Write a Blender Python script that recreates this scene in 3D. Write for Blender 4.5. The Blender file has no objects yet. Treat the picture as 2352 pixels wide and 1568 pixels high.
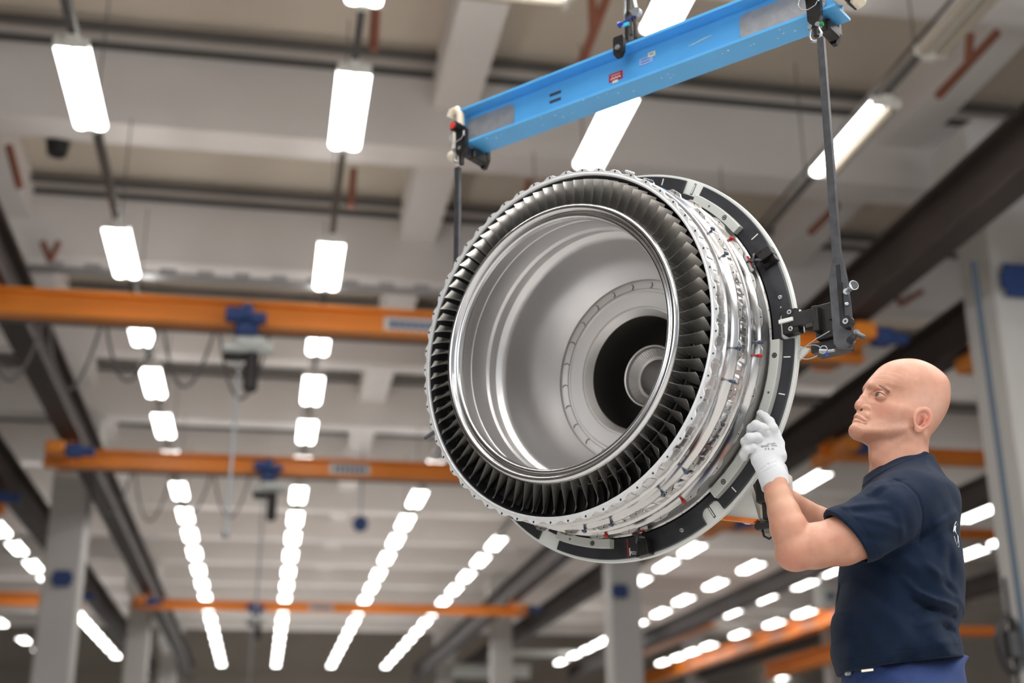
import bpy, math, random
import numpy as np
from mathutils import Matrix, Vector
from mathutils.bvhtree import BVHTree
random.seed(4); RNG = np.random.default_rng(7)
sc = bpy.context.scene
COL = sc.collection
PI = math.pi
# ------------------------------------------------------------------ camera
W, H, F = 2352, 1568, 3000.0
def rot(yaw, pitch, roll):
    f = np.array([math.sin(yaw)*math.cos(pitch), math.cos(yaw)*math.cos(pitch), math.sin(pitch)])
    r = np.array([math.cos(yaw), -math.sin(yaw), 0.0]); u = np.cross(r, f)
    return np.array([r*math.cos(roll)+u*math.sin(roll), -r*math.sin(roll)+u*math.cos(roll), f])
R3 = rot(math.radians(10.55), math.radians(19.67), math.radians(-.4))
EYE = np.array([0, 0, .7])
cd = bpy.data.cameras.new('camera'); cam = bpy.data.objects.new('camera', cd); COL.objects.link(cam)
m = Matrix.Identity(4)
for i in range(3):
    m[i][0] = R3[0][i]; m[i][1] = R3[1][i]; m[i][2] = -R3[2][i]; m[i][3] = EYE[i]
cam.matrix_world = m
cd.sensor_width = 36; cd.lens = F/W*36; cd.clip_start = .05; cd.clip_end = 400
cd.dof.use_dof = True; cd.dof.focus_distance = 2.97; cd.dof.aperture_fstop = 1.9; cd.dof.aperture_blades = 8
sc.camera = cam
# ------------------------------------------------------------------ world, exposure, big lights
sc.view_settings.view_transform = 'Standard'; sc.view_settings.look = 'None'
sc.view_settings.gamma = 1; sc.view_settings.exposure = 0.3
try: sc.cycles.max_bounces = 8; sc.cycles.diffuse_bounces = 4; sc.cycles.glossy_bounces = 5; sc.cycles.sample_clamp_indirect = 6; sc.cycles.adaptive_threshold = .02
except Exception: pass
wd = bpy.data.worlds.new('hall_daylight'); sc.world = wd; wd.use_nodes = True
wd.node_tree.nodes['Background'].inputs[0].default_value = (.93, .96, 1, 1)
wd.node_tree.nodes['Background'].inputs[1].default_value = .3
def area(name, loc, target, sx, sy, power, col=(1, .98, .95)):
    l = bpy.data.lights.new(name, 'AREA'); l.shape = 'RECTANGLE'; l.size = sx; l.size_y = sy; l.energy = power; l.color = col
    o = bpy.data.objects.new(name, l); COL.objects.link(o); o.location = loc
    o.rotation_euler = (Vector(target)-Vector(loc)).to_track_quat('-Z', 'Y').to_euler(); return o
for i, x in enumerate((-5.6, -1.9, .5, 3.0, 5.5, 8.0)):        # the lamp rows of the hall behind the camera
    area('lamp_row_light', (x, -.6, 6.9), (x, -.6, 0), .3, 16, 300)
area('window_light', (14, -1.5, 3.6), (.8, 2.8, 1.8), 12, 3.2, 330, (.93, .97, 1))
area('window_light', (-9, -5, 4.2), (.8, 2.8, 1.8), 9, 3, 260, (.95, .97, 1))
# ------------------------------------------------------------------ materials
def srgb(r, g, b): return tuple(((c/255)/12.92 if c/255 <= .04045 else ((c/255+.055)/1.055)**2.4) for c in (r, g, b))+(1,)
def mat(name, col, rough=.5, metal=0, noise=0, nscale=20, bump=0, bscale=60, stretch=None, emit=0, coat=0, sss=0, sheen=0, aniso=0, rnoise=0, col2=None):
    m_ = bpy.data.materials.new(name); m_.use_nodes = True; nt = m_.node_tree; b = nt.nodes['Principled BSDF']
    b.inputs['Base Color'].default_value = col; b.inputs['Roughness'].default_value = rough; b.inputs['Metallic'].default_value = metal
    if coat: b.inputs['Coat Weight'].default_value = coat; b.inputs['Coat Roughness'].default_value = .2
    if sheen: b.inputs['Sheen Weight'].default_value = sheen
    if aniso: b.inputs['Anisotropic'].default_value = aniso
    if sss: b.inputs['Subsurface Weight'].default_value = sss; b.inputs['Subsurface Radius'].default_value = (.012, .005, .003); b.inputs['Subsurface Scale'].default_value = 1
    if emit: b.inputs['Emission Color'].default_value = col; b.inputs['Emission Strength'].default_value = emit
    if noise or bump or rnoise:
        tc = nt.nodes.new('ShaderNodeTexCoord'); mp_ = nt.nodes.new('ShaderNodeMapping'); nt.links.new(tc.outputs['Object'], mp_.inputs[0])
        if stretch: mp_.inputs['Scale'].default_value = stretch
        if noise or rnoise:
            n = nt.nodes.new('ShaderNodeTexNoise'); n.inputs['Scale'].default_value = nscale; n.inputs['Detail'].default_value = 5
            nt.links.new(mp_.outputs[0], n.inputs['Vector'])
        if noise:
            mx = nt.nodes.new('ShaderNodeMix'); mx.data_type = 'RGBA'; c2 = col2 or tuple(max(0, c*(1-noise)) for c in col[:3])+(1,)
            mx.inputs[6].default_value = col; mx.inputs[7].default_value = c2
            rp = nt.nodes.new('ShaderNodeMapRange'); rp.inputs[1].default_value = .35; rp.inputs[2].default_value = .65
            nt.links.new(n.outputs[0], rp.inputs[0]); nt.links.new(rp.outputs[0], mx.inputs[0]); nt.links.new(mx.outputs[2], b.inputs['Base Color'])
        if rnoise:
            rr = nt.nodes.new('ShaderNodeMapRange'); rr.inputs[3].default_value = max(.02, rough-rnoise); rr.inputs[4].default_value = rough+rnoise
            nt.links.new(n.outputs[0], rr.inputs[0]); nt.links.new(rr.outputs[0], b.inputs['Roughness'])
        if bump:
            n2 = nt.nodes.new('ShaderNodeTexNoise'); n2.inputs['Scale'].default_value = bscale; n2.inputs['Detail'].default_value = 4
            nt.links.new(mp_.outputs[0], n2.inputs['Vector'])
            bp = nt.nodes.new('ShaderNodeBump'); bp.inputs['Strength'].default_value = bump; bp.inputs['Distance'].default_value = .002
            nt.links.new(n2.outputs[0], bp.inputs['Height']); nt.links.new(bp.outputs[0], b.inputs['Normal'])
    return m_
M = {}
M['chrome'] = mat('polished_steel', (.78, .78, .79, 1), .17, 1, rnoise=.05, nscale=40)
M['drum'] = mat('turned_steel', (.78, .77, .77, 1), .38, 1, rnoise=.06, nscale=8)
M['drum2'] = mat('turned_steel_inner', (.62, .60, .58, 1), .42, 1)
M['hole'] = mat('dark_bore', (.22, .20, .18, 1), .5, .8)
M['blade'] = mat('blade_alloy', (.76, .74, .71, 1), .38, 1, noise=.12, nscale=120, rnoise=.08)
M['vane'] = mat('vane_alloy', (.30, .28, .27, 1), .35, 1)
M['dark_inner'] = mat('recess_black', (.02, .02, .022, 1), .55, .3)  # near-black for seams, gaps and sockets; shade of recesses put into the colour
M['case'] = mat('casing_aluminium', (.74, .73, .725, 1), .23, 1)
M['flange'] = mat('flange_alloy', (.52, .51, .49, 1), .33, 1, noise=.1, nscale=60)
M['flange_light'] = mat('front_flange_alloy', (.84, .85, .86, 1), .42, .45, noise=.06, nscale=60)
M['pad'] = mat('milled_pockets', (.70, .69, .69, 1), .28, 1)
M['brushed'] = mat('brushed_casing', (.66, .65, .64, 1), .3, 1, noise=.3, nscale=50, stretch=(1, 1, 14), bump=.6, bscale=40)
M['bolt'] = mat('zinc_bolt', (.62, .68, .70, 1), .25, 1)
M['plug'] = mat('grey_blue_plug', srgb(95, 105, 125), .25, .6)
M['redplug'] = mat('red_plug', srgb(190, 45, 45), .3, .1)
M['black'] = mat('black_rubber', srgb(54, 54, 60), .34, 0, noise=.55, nscale=14, bump=.15, bscale=160, rnoise=.12)
M['white'] = mat('white_paint', srgb(232, 236, 232), .35)
M['lightgrey'] = mat('light_grey_block', srgb(205, 208, 203), .45, .15)
M['tick'] = mat('white_marking', srgb(240, 243, 240), .5)
M['redline'] = mat('red_marking', srgb(185, 40, 45), .5)
M['blackmetal'] = mat('blackened_steel', srgb(52, 50, 50), .34, .5, noise=.35, nscale=30, rnoise=.1)
M['strap'] = mat('worn_steel_bar', srgb(96, 96, 100), .38, .7, noise=.3, nscale=35)
M['blue'] = mat('blue_paint', srgb(92, 180, 242), .38, 0, noise=.08, nscale=9, coat=.25)
M['plate'] = mat('tread_aluminium', srgb(176, 176, 178), .4, .45, noise=.15, nscale=40, bump=.4, bscale=250)
M['cream'] = mat('cream_plastic', srgb(232, 220, 200), .5)
M['redbtn'] = mat('red_button', srgb(215, 70, 60), .35)
M['shackle'] = mat('galvanised_steel', srgb(185, 190, 195), .3, .8)
M['bluepin'] = mat('blue_pin', srgb(40, 70, 165), .35, .3)
M['green'] = mat('green_pin', srgb(25, 140, 70), .4)
M['stickerred'] = mat('red_sticker', srgb(185, 28, 50), .5)
M['stickerwhite'] = mat('white_sticker', srgb(240, 235, 215), .5)
M['stickerblue'] = mat('pale_blue_sticker', srgb(160, 190, 240), .5)
M['ink'] = mat('dark_ink', srgb(60, 60, 75), .6)
M['bluedark'] = mat('dark_stripe', srgb(30, 50, 75), .5)
M['cyan'] = mat('cyan_tape', srgb(60, 190, 215), .5)
M['orange'] = mat('orange_edge', srgb(240, 130, 50), .45)
M['skin'] = None
M['ceil'] = mat('ceiling_panels', srgb(206, 194, 178), .8, 0, noise=.08, nscale=.5)
M['girder'] = mat('painted_concrete', srgb(228, 222, 218), .75, 0, noise=.08, nscale=.35)
M['pipe'] = mat('grey_conduit', srgb(96, 94, 92), .55, .2)
M['brace'] = mat('brown_steel', srgb(135, 82, 62), .6)
M['column'] = mat('column_paint', srgb(205, 202, 198), .7, 0, noise=.06, nscale=.7)
M['runway'] = mat('brown_black_steel', srgb(72, 62, 58), .6, .1, noise=.3, nscale=1.2)
M['crane'] = mat('orange_crane_paint', srgb(236, 140, 42), .42, 0, noise=.12, nscale=1.0)
M['craneblue'] = mat('blue_motor_paint', srgb(40, 66, 120), .5)
M['lampwhite'] = mat('lamp_housing', srgb(225, 222, 215), .5)
M['lampoff'] = mat('unlit_diffuser', srgb(176, 166, 150), .35)
M['tube'] = mat('lit_tube', (1, .985, .96, 1), .5, emit=8.5)
M['floor'] = mat('sealed_concrete_floor', srgb(176, 174, 171), .45, 0, noise=.1, nscale=.4)
M['wall'] = mat('hall_wall', srgb(158, 150, 141), .8, 0, noise=.1, nscale=.3)
M['glass'] = mat('window_daylight', (.9, .95, 1, 1), .5, emit=1.6)
M['clutter'] = mat('machine_grey', srgb(120, 120, 122), .6)
# ------------------------------------------------------------------ mesh helpers
class MB:
    def __init__(s): s.v = []; s.f = []; s.mi = []; s.sm = []
    def add(s, vs, fs, mi=0, smooth=False):
        o = len(s.v); s.v += [tuple(float(c) for c in p) for p in vs]; s.f += [tuple(i+o for i in f) for f in fs]
        s.mi += [mi]*len(fs); s.sm += [smooth]*len(fs); return s
    def box(s, c, h, X=(1, 0, 0), Y=(0, 1, 0), Z=(0, 0, 1), mi=0, bev=0):
        c, X, Y, Z = map(lambda a: np.array(a, float), (c, X, Y, Z))
        hx, hy, hz = h
        if not bev:
            vs = [c+X*a*hx+Y*b*hy+Z*d*hz for d in (-1, 1) for a, b in ((-1, -1), (1, -1), (1, 1), (-1, 1))]
            return s.add(vs, [(0, 3, 2, 1), (4, 5, 6, 7), (0, 1, 5, 4), (1, 2, 6, 5), (2, 3, 7, 6), (3, 0, 4, 7)], mi)
        # box with chamfered vertical (Z) edges and rims
        b_ = bev; ring = []
        for d, ins in ((-hz, b_), (-hz+b_, 0), (hz-b_, 0), (hz, b_)):
            x, y = hx-ins, hy-ins; q = b_
            ring.append([c+X*px+Y*py+Z*d for px, py in ((-x+q, -y), (x-q, -y), (x, -y+q), (x, y-q), (x-q, y), (-x+q, y), (-x, y-q), (-x, -y+q))])
        vs = sum(ring, []); fs = [tuple(range(7, -1, -1)), tuple(range(24, 32))]
        for k in range(3):
            for i in range(8): j = (i+1) % 8; fs.append((k*8+i, k*8+j, k*8+8+j, k*8+8+i))
        return s.add(vs, fs, mi)
    def cyl(s, a, b, r, r2=None, n=16, mi=0, cap=True, smooth=True):
        a, b = np.array(a, float), np.array(b, float); r2 = r if r2 is None else r2
        d = b-a; d /= np.linalg.norm(d); t = np.array([0, 0, 1.]) if abs(d[2]) < .9 else np.array([1., 0, 0])
        u = np.cross(t, d); u /= np.linalg.norm(u); v = np.cross(d, u)
        vs = []
        for p, rr in ((a, r), (b, r2)):
            for i in range(n): an = 2*PI*i/n; vs.append(p+rr*(math.cos(an)*u+math.sin(an)*v))
        s.add(vs, [(i, (i+1) % n, n+(i+1) % n, n+i) for i in range(n)], mi, smooth)
        if cap: s.add(vs[:n], [tuple(range(n-1, -1, -1))], mi); s.add(vs[n:], [tuple(range(n))], mi)
        return s
    def tube(s, pts, r, n=10, mi=0, closed=False):
        pts = [np.array(p, float) for p in pts]; N = len(pts); rs = r if hasattr(r, '__len__') else [r]*N
        vs = []; u = None
        for i, p in enumerate(pts):
            a = pts[i-1] if (i > 0 or closed) else p; b = pts[(i+1) % N] if (i < N-1 or closed) else p
            d = b-a; d /= np.linalg.norm(d)+1e-12
            if u is None:
                t = np.array([0, 0, 1.]) if abs(d[2]) < .9 else np.array([1., 0, 0]); u = np.cross(t, d)
            u = u-d*(u@d); u /= np.linalg.norm(u); v = np.cross(d, u)
            for k in range(n): an = 2*PI*k/n; vs.append(p+rs[i]*(math.cos(an)*u+math.sin(an)*v))
        fs = []
        for i in range(N if closed else N-1):
            j = (i+1) % N
            for k in range(n): l = (k+1) % n; fs.append((i*n+k, i*n+l, j*n+l, j*n+k))
        s.add(vs, fs, mi, True)
        if not closed: s.add(vs[:n], [tuple(range(n-1, -1, -1))], mi); s.add(vs[-n:], [tuple(range(n))], mi)
        return s
    def prism(s, poly, d0, d1, fr, mi=0):      # poly in (u,v), depth along w; fr=(origin,U,V,Wd)
        o, U, V, Wd = [np.array(a, float) for a in fr]; n = len(poly)
        vs = [o+U*p[0]+V*p[1]+Wd*d0 for p in poly]+[o+U*p[0]+V*p[1]+Wd*d1 for p in poly]
        return s.add(vs, [tuple(range(n-1, -1, -1)), tuple(range(n, 2*n))]+[(i, (i+1) % n, n+(i+1) % n, n+i) for i in range(n)], mi)
    def sphere(s, c, r, n=12, mi=0, sc_=(1, 1, 1)):
        vs = []; c = np.array(c, float)
        for i in range(n//2+1):
            th = PI*i/(n//2)
            for j in range(n): ph = 2*PI*j/n; vs.append(c+r*np.array([math.sin(th)*math.cos(ph)*sc_[0], math.sin(th)*math.sin(ph)*sc_[1], math.cos(th)*sc_[2]]))
        return s.add(vs, [(i*n+j, (i+1)*n+j, (i+1)*n+(j+1) % n, i*n+(j+1) % n) for i in range(n//2) for j in range(n)], mi, True)
    def build(s, name, mats, parent=None, ang=None):
        me = bpy.data.meshes.new(name); me.from_pydata(s.v, [], s.f)
        for m_ in (mats if isinstance(mats, (list, tuple)) else [mats]): me.materials.append(m_)
        me.polygons.foreach_set('material_index', s.mi); me.polygons.foreach_set('use_smooth', s.sm); me.update()
        o = bpy.data.objects.new(name, me); COL.objects.link(o)
        if parent is not None: o.parent = parent
        return o
def frame(o, X, Y, Z):
    m_ = Matrix.Identity(4)
    for i in range(3): m_[i][0] = X[i]; m_[i][1] = Y[i]; m_[i][2] = Z[i]; m_[i][3] = o[i]
    return m_
def thing(name, label, cat, mx=None, group=None):
    o = bpy.data.objects.new(name, None); COL.objects.link(o); o.empty_display_size = .1
    if mx is not None: o.matrix_world = mx
    o['label'] = label; o['category'] = cat
    if group: o['group'] = group
    return o
def tag(o, label, cat, group=None):
    o['label'] = label; o['category'] = cat
    if group: o['group'] = group
    return o
def structure(o): o['kind'] = 'structure'; return o
def copy_tree(o, parent=None):
    c = o.copy(); COL.objects.link(c); c.parent = parent
    for ch in list(o.children): copy_tree(ch, c)
    return c
# pixel rays of the photograph -> points in the place
def pray(px, py): return np.array([(px-W/2)/F, -(py-H/2)/F, 1.0])@R3
def on_plane(px, py, P0, n): d = pray(px, py); n = np.array(n, float); return EYE+d*(((np.array(P0)-EYE)@n)/(d@n))
def at_z(px, py, z): return on_plane(px, py, (0, 0, z), (0, 0, 1))
def at_y(px, py, y): return on_plane(px, py, (0, y, 0), (0, 1, 0))
def to_px(P): q = (np.array(P)-EYE)@R3.T; return (W/2+F*q[0]/q[2], H/2-F*q[1]/q[2], q[2])
# ------------------------------------------------------------------ hall (unit of the lamp height above the eye)
U = 6.2; ZL = .7+U
def hz(k): return .7+k*U
XL, XR, YB, YF = -4.6*U, 4.8*U, -3*U, 10.6*U
structure(MB().box(((XL+XR)/2, (YB+YF)/2, -.1), ((XR-XL)/2, (YF-YB)/2, .1)).build('floor', M['floor']))
structure(MB().box(((XL+XR)/2, (YB+YF)/2, hz(1.45)+.15), ((XR-XL)/2, (YF-YB)/2, .15)).build('ceiling', M['ceil']))
mb = MB(); mb.box(((XL+XR)/2, YF+.15, hz(1.45)/2), ((XR-XL)/2, .15, hz(1.45)/2)); structure(mb.build('wall_far', M['wall']))
mb = MB(); mb.box((XL-.15, (YB+YF)/2, hz(1.45)/2), (.15, (YF-YB)/2, hz(1.45)/2)); structure(mb.build('wall_left', M['wall']))
mb = MB(); mb.box((XR+.15, (3+YF)/2, hz(1.45)/2), (.15, (YF-3)/2, hz(1.45)/2)); structure(mb.build('wall_right', M['wall']))
for i, x in enumerate(np.arange(-2.6, 4.4, 1.0)):
    structure(MB().box((x*U, YF-.05, 2.1), (2.4, .06, 1.0)).build('window_%d' % (i+1), M['glass']))
ntrim = 0
def trim(mb, m_):
    global ntrim; ntrim += 1; return structure(mb.build('trim_%d' % ntrim, m_))
for k in range(-2, 12):                    # transverse roof girders with tapered soffits
    y1 = (2.35+.69*k)*U; y2 = y1+.107*U
    if y1 > YF-1: break
    zb, zt = hz(1.26), hz(1.45); b = MB()
    prof = [(y1-.012*U, zt), (y1, zb+.25), (y1+.006*U, zb+.02), (y1+.03*U, zb), (y2-.03*U, zb), (y2, zb+.06), (y2+.012*U, zt)]
    n = len(prof); vs = [(XL, p[0], p[1]) for p in prof]+[(XR, p[0], p[1]) for p in prof]
    b.add(vs, [(i, i+1, n+i+1, n+i) for i in range(n-1)])
    trim(b, M['girder'])
    trim(MB().box(((XL+XR)/2, y1-.10, hz(1.42)), ((XR-XL)/2, .035, .035)).box(((XL+XR)/2, y1-.42, hz(1.43)), ((XR-XL)/2, .045, .045)), M['pipe'])
for x in (-2.3, -1.33, -.66, .32, 1.30, 2.28, 3.26):       # longitudinal roof ribs
    trim(MB().box((x*U, (YB+YF)/2, hz(1.40)), (.28, (YF-YB)/2, .3)), M['girder'])
# columns with corbel heads
for (cx, cy) in ((-.66, 4.45), (-.66, 7.2), (-.66, 9.6), (1.32, 4.84), (1.36, 2.12), (1.32, 7.5), (1.32, 9.9), (3.26, 7.3), (3.26, 9.9)):
    b = MB(); x, y = cx*U, cy*U; ztop = hz(1.27)
    b.box((x, y, ztop/2), (.36, .36, ztop/2), bev=.03); b.box((x, y, hz(1.17)), (.5, .42, .5), bev=.03)
    trim(b, M['column'])
for i, (px, py, y, s_) in enumerate(((143, 1328, 4.38*U, .16), (1424, 1357, 4.77*U, .16), (2345, 645, 2.05*U-.02, .2))):
    P = at_y(px, py, y)
    b = MB(); b.box((P[0], P[1], P[2]), (s_, .02, s_)); b.box((P[0], P[1], P[2]), (s_*1.25, .019, s_*.5))
    tag(b.build('column_sign', M['craneblue']), ['square dark blue sign on the pale column at the left edge', 'dark blue square sign on the pale column below the turbine ring', 'dark blue sign on the wide pale column at the right edge'][i], 'sign')
# runway beams (dark brown I-sections)
def ibeam(b, a, c, w, h, t=.03, mi=0):
    a, c = np.array(a, float), np.array(c, float); d = c-a; L = np.linalg.norm(d); d /= L; s_ = np.cross(d, [0, 0, 1]); s_ /= np.linalg.norm(s_); up = np.cross(s_, d); m_ = (a+c)/2
    b.box(m_, (L/2, t/2, h/2-t*.9), d, s_, up, mi); b.box(m_+up*(h/2-t/2), (L/2, w/2, t/2), d, s_, up, mi); b.box(m_-up*(h/2-t/2), (L/2, w/2, t/2), d, s_, up, mi); return b
run_lab = {-.81: 'dark brown runway beam beyond the pale columns at the far left', -.535: 'dark brown runway beam falling diagonally down the left side, carrying the orange cranes',
           1.13: 'dark brown runway beam rising to the top right corner, upper of two', 1.45: 'dark brown runway beam crossing behind the bald head, lower of two'}
for x, lb in run_lab.items():
    b = MB(); ibeam(b, (x*U, -1.5*U, hz(.97)), (x*U, 10.2*U, hz(.97)), .34, .62, .05)
    tag(b.build('runway_beam', M['runway']), lb, 'beam')
for x, z, y0, y1, lb in ((2.38, .97, 6.9, 8.6, 'short orange runway beam right of the pale column, low right'), (3.02, .97, 6.6, 10.5, 'orange runway beam rising to the right behind the small lamps, lower right'), (2.95, .76, 5.9, 7.6, 'orange runway beam just below another one, lower right')):
    b = MB(); ibeam(b, (x*U, y0*U, hz(z)), (x*U, y1*U, hz(z)), .5, .55, .06); tag(b.build('runway_beam', M['crane']), lb, 'beam')
for x, y0, lb in ((2.29, 2.6, 'dark brown beam running diagonally behind the upper back of the person'), (3.28, 3.6, 'dark brown beam behind the lower back of the person')):
    b = MB(); ibeam(b, (x*U, y0*U, hz(.97)), (x*U, 10*U, hz(.97)), .3, .55, .06); tag(b.build('runway_beam', M['runway']), lb, 'beam')
# overhead cranes
def crane(x0, x1, yk, ztop, zbot, lb, hoist=None, loops=0, plate=None, parts=True):
    t = thing('overhead_crane', lb, 'crane', Matrix.Translation((x0*U, yk*U, hz(zbot))), 'orange overhead cranes')
    L = (x1-x0)*U; h = (ztop-zbot)*U
    b = MB(); ibeam(b, (0, 0, h/2), (L, 0, h/2), .22, h, .035)
    b.build('girder', M['crane'], t)
    if parts:
        for xx in (.25, L-.25):
            e = MB(); e.box((xx, 0, h-.12), (.14, .7, .10), bev=.02); e.cyl((xx-.1, -.6, h-.10), (xx+.1, -.6, h-.10), .10); e.cyl((xx-.1, .6, h-.10), (xx+.1, .6, h-.10), .10); e.build('end_carriage', M['crane'], t)
            mt = MB(); mt.box((xx+.28, -.5, h-.15), (.12, .11, .10), bev=.02); mt.cyl((xx+.36, -.5, h-.15), (xx+.6, -.5, h-.15), .08); mt.build('drive_motor', M['craneblue'], t)
    q = MB()
    for rx in (-.81, -.535, 1.13, 1.45):
        if x0+.01 < rx < x1-.01: q.box(((rx-x0)*U, 0, (h+(.97-zbot)*U-.31)/2), (.06, .10, ((.97-zbot)*U-.31-h)/2))
    if q.v: q.build('hanger', M['crane'], t)
    if plate:
        p = MB(); p.box((plate, -.03, h*.45), (.34, .012, .09)); pp = p.build('name_plate', M['lightgrey'], t)
        q = MB()
        for i in range(7): q.box((plate-.24+i*.08, -.045, h*.45), (.026, .004, .05))
        q.build('lettering', M['craneblue'], pp)
    if hoist is not None:
        hx = at_y(float(hoist[2:]), {2.36: 740, 3.5: 1090}.get(yk, 1405), yk*U)[0]-x0*U
        b = MB(); b.box((hx, 0, -.03), (.13, .2, .10), bev=.03); b.cyl((hx-.24, -.22, .08), (hx-.05, -.22, .08), .09); b.cyl((hx+.05, -.22, .05), (hx+.22, -.22, .05), .07); b.box((hx, -.22, .12), (.07, .06, .09), bev=.02); b.build('trolley', M['craneblue'], t)
        b = MB(); b.cyl((hx-.26, -.02, -.24), (hx+.32, -.02, -.24), .085); b.box((hx+.06, -.02, -.2), (.18, .12, .07), bev=.03); b.build('hoist_drum', M['lightgrey'], t)
        b = MB(); b.box((hx+.08, -.05, -.55), (.08, .07, .24), bev=.03); b.box((hx-.12, 0, -.36), (.12, .06, .05), bev=.02); b.build('chain_bag', M['blackmetal'], t)
        b = MB(); b.cyl((hx-.06, 0, -.3), (hx-.08, 0, -2.4), .02); b.sphere((hx-.08, 0, -2.43), .05); b.build('load_chain', M['shackle'], t)
    if loops:
        b = MB(); xa = .8
        for i in range(loops):
            w_ = .58; pts = [(xa+w_*u_, .12, -.02-.85*(1-(2*u_-1)**2)*(.85+.1*math.sin(i*2))) for u_ in np.linspace(0, 1, 13)]
            b.tube(pts, .018, 6); xa += w_*1.1
            if xa > L-.1: break
        b.build('festoon_cable', M['pipe'], t)
        b = MB(); b.box((L*.5, .2, .02), (L*.48, .03, .03)); b.build('cable_track', M['pipe'], t)
    return t
crane(-.66, 1.17, 2.36, .905, .855, 'nearest orange crane beam with a blue and white hoist, passing behind the turbine', 'px568', 5, 5.6)
crane(-.60, 1.17, 3.50, .9, .852, 'second orange crane beam below the nearest one, with dark name plate and hoist', 'px617', 4, 4.95)
crane(-.60, 1.20, 6.1, .895, .85, 'third and farthest orange crane beam, low behind the rows of lamps', 'px588', 0, 5.2)
crane(-2.4, -.80, 4.1, .905, .845, 'short piece of orange crane beam at the left edge beside the dark beams', None, 0)
crane(-2.4, -.80, 6.05, .905, .845, 'orange crane beam at the lower left edge behind the pale column', None, 0)
crane(1.42, 3.05, 2.36, .915, .865, 'orange crane beam behind the bald head, in the right bay', None, 0)
crane(1.42, 3.05, 3.16, .905, .865, 'orange crane beam level with the neck of the person', None, 0)
crane(1.42, 3.05, 4.12, .900, .868, 'orange crane beam behind the upper back of the person, in the right bay', None, 0)
# brown V braces, in the recesses between the girders
bl_ = [((865, -20), (858, 115), 1.66, None), ((1395, -10), (1330, 160), 1.66, (1360, -5)), ((20, 335), (45, 430), 2.35, None), ((812, 388), (806, 475), 2.35, None), ((98, 555), (115, 600), 3.04, (135, 555)),
       ((2290, 75), (2155, 220), 1.66, (2228, 80)), ((1925, 470), (1860, 535), 2.35, None), ((2052, 665), (2068, 700), 3.04, (2118, 668)), ((1215, 415), (1200, 470), 2.35, None)]
bn = ['in the top recess left of the blue beam', 'above the blue beam, beside the lamp', 'in the roof recess at the far left edge', 'in the roof recess left of the turbine', 'shaped like a V, above the nearest orange crane',
      'shaped like a Y, near the top right corner', 'between the steel strap and the dark beam', 'small V, right of the steel strap handle', 'just above the top of the turbine flange']
for (a, c, yk, e), nm in zip(bl_, bn):
    b = MB(); A_ = at_y(*a, yk*U-.25); C_ = at_y(*c, yk*U-.25); b.cyl(A_, C_, .045, n=8)
    if e: mid = C_ if nm.startswith('shaped like a V') or nm.startswith('small V') else (A_+C_)/2+(C_-A_)*.0; b.cyl(at_y(*e, yk*U-.25), mid, .045, n=8)
    tag(b.build('roof_brace', M['brace']), 'brown steel roof brace '+nm, 'brace')
# ------------------------------------------------------------------ ceiling lights
def lamp_proto():
    t = thing('ceiling_light', 'x', 'lamp')
    b = MB(); b.box((0, 0, .085), (.05, .76, .02), bev=.01); b.box((0, 0, .04), (.010, .75, .03)); b.box((0, .735, .03), (.15, .02, .05), bev=.008); b.box((0, -.735, .03), (.15, .02, .05), bev=.008); b.box((0, .78, .03), (.06, .045, .045), bev=.01); b.box((0, -.78, .05), (.05, .03, .03), bev=.01); b.build('housing', M['lampwhite'], t)
    for sx in (-1, 1):
        vs = []; n = 10; L = .71
        for y in (-L, L):
            for i in range(n): a = 2*PI*i/n; vs.append((sx*.085+.066*math.cos(a), y, .02+.052*math.sin(a)))
        e = MB(); e.add(vs, [(i, (i+1) % n, n+(i+1) % n, n+i) for i in range(n)]+[tuple(range(n))[::-1], tuple(range(n, 2*n))]); e.build('diffuser', M['tube'], t)
    return t
proto = lamp_proto(); first = [True]; nlamp = 0
def inside_ring(px, py):       # seen in front of the lamp: turbine and lifting ring
    dx, dy = px-1405, py-845; a = math.radians(20); u = dx*math.cos(a)+dy*math.sin(a); v = -dx*math.sin(a)+dy*math.cos(a)
    return (u/395)**2+(v/430)**2 < 1
def in_man(px, py): return (px > 1945 and px < 2190 and py > 1110) or (px > 1965 and px < 2165 and py > 835)
def lamp(x, y, label, off=0, rz=0, group=None):
    global nlamp
    p = to_px((x, y, ZL))
    if p[0] < -40 or p[0] > W+40 or p[1] < -160 or p[1] > H: return None
    if inside_ring(p[0], p[1]) or in_man(p[0], p[1]): return None
    if first[0]: t = proto; first[0] = False
    else: t = copy_tree(proto)
    t.location = (x, y, ZL); t.rotation_euler = (0, 0, rz); t['label'] = label; t['group'] = group or 'twin tube ceiling lights'
    if off:
        ds = [c for c in t.children if c.name.startswith('diffuser')]
        for c in ds[:2] if off == 2 else ds[1:]:
            c.data = c.data.copy(); c.data.materials[0] = M['lampoff']
    nlamp += 1; return t
YS = [1.365, 1.77, 2.38, 2.79, 3.19, 3.58, 3.97, 4.37, 4.76, 5.12, 5.5, 5.91, 6.3, 6.7, 7.1, 7.5, 7.9, 8.3, 8.7, 9.1, 9.5, 9.9]
ORD = ['nearest', 'second', 'third', 'fourth', 'fifth', 'sixth', 'seventh', 'eighth', 'ninth', 'tenth', 'eleventh', 'twelfth', 'thirteenth', 'fourteenth', 'fifteenth', 'sixteenth', 'seventeenth', 'eighteenth', 'nineteenth', 'twentieth', 'twenty-first', 'twenty-second']
def row(x, ys, nm, offs={}):
    k = 0
    for i, y in enumerate(ys):
        if lamp(x*U, y*U, 'lit twin-tube ceiling light, %s in %s' % (ORD[k], nm), offs.get(i, 0)) is not None: k += 1
row(-.312, YS, 'the long row left of centre')
row(.08, YS, 'the long row running down mid-left')
row(.482, YS, 'the row passing behind the blue lifting beam')
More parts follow.
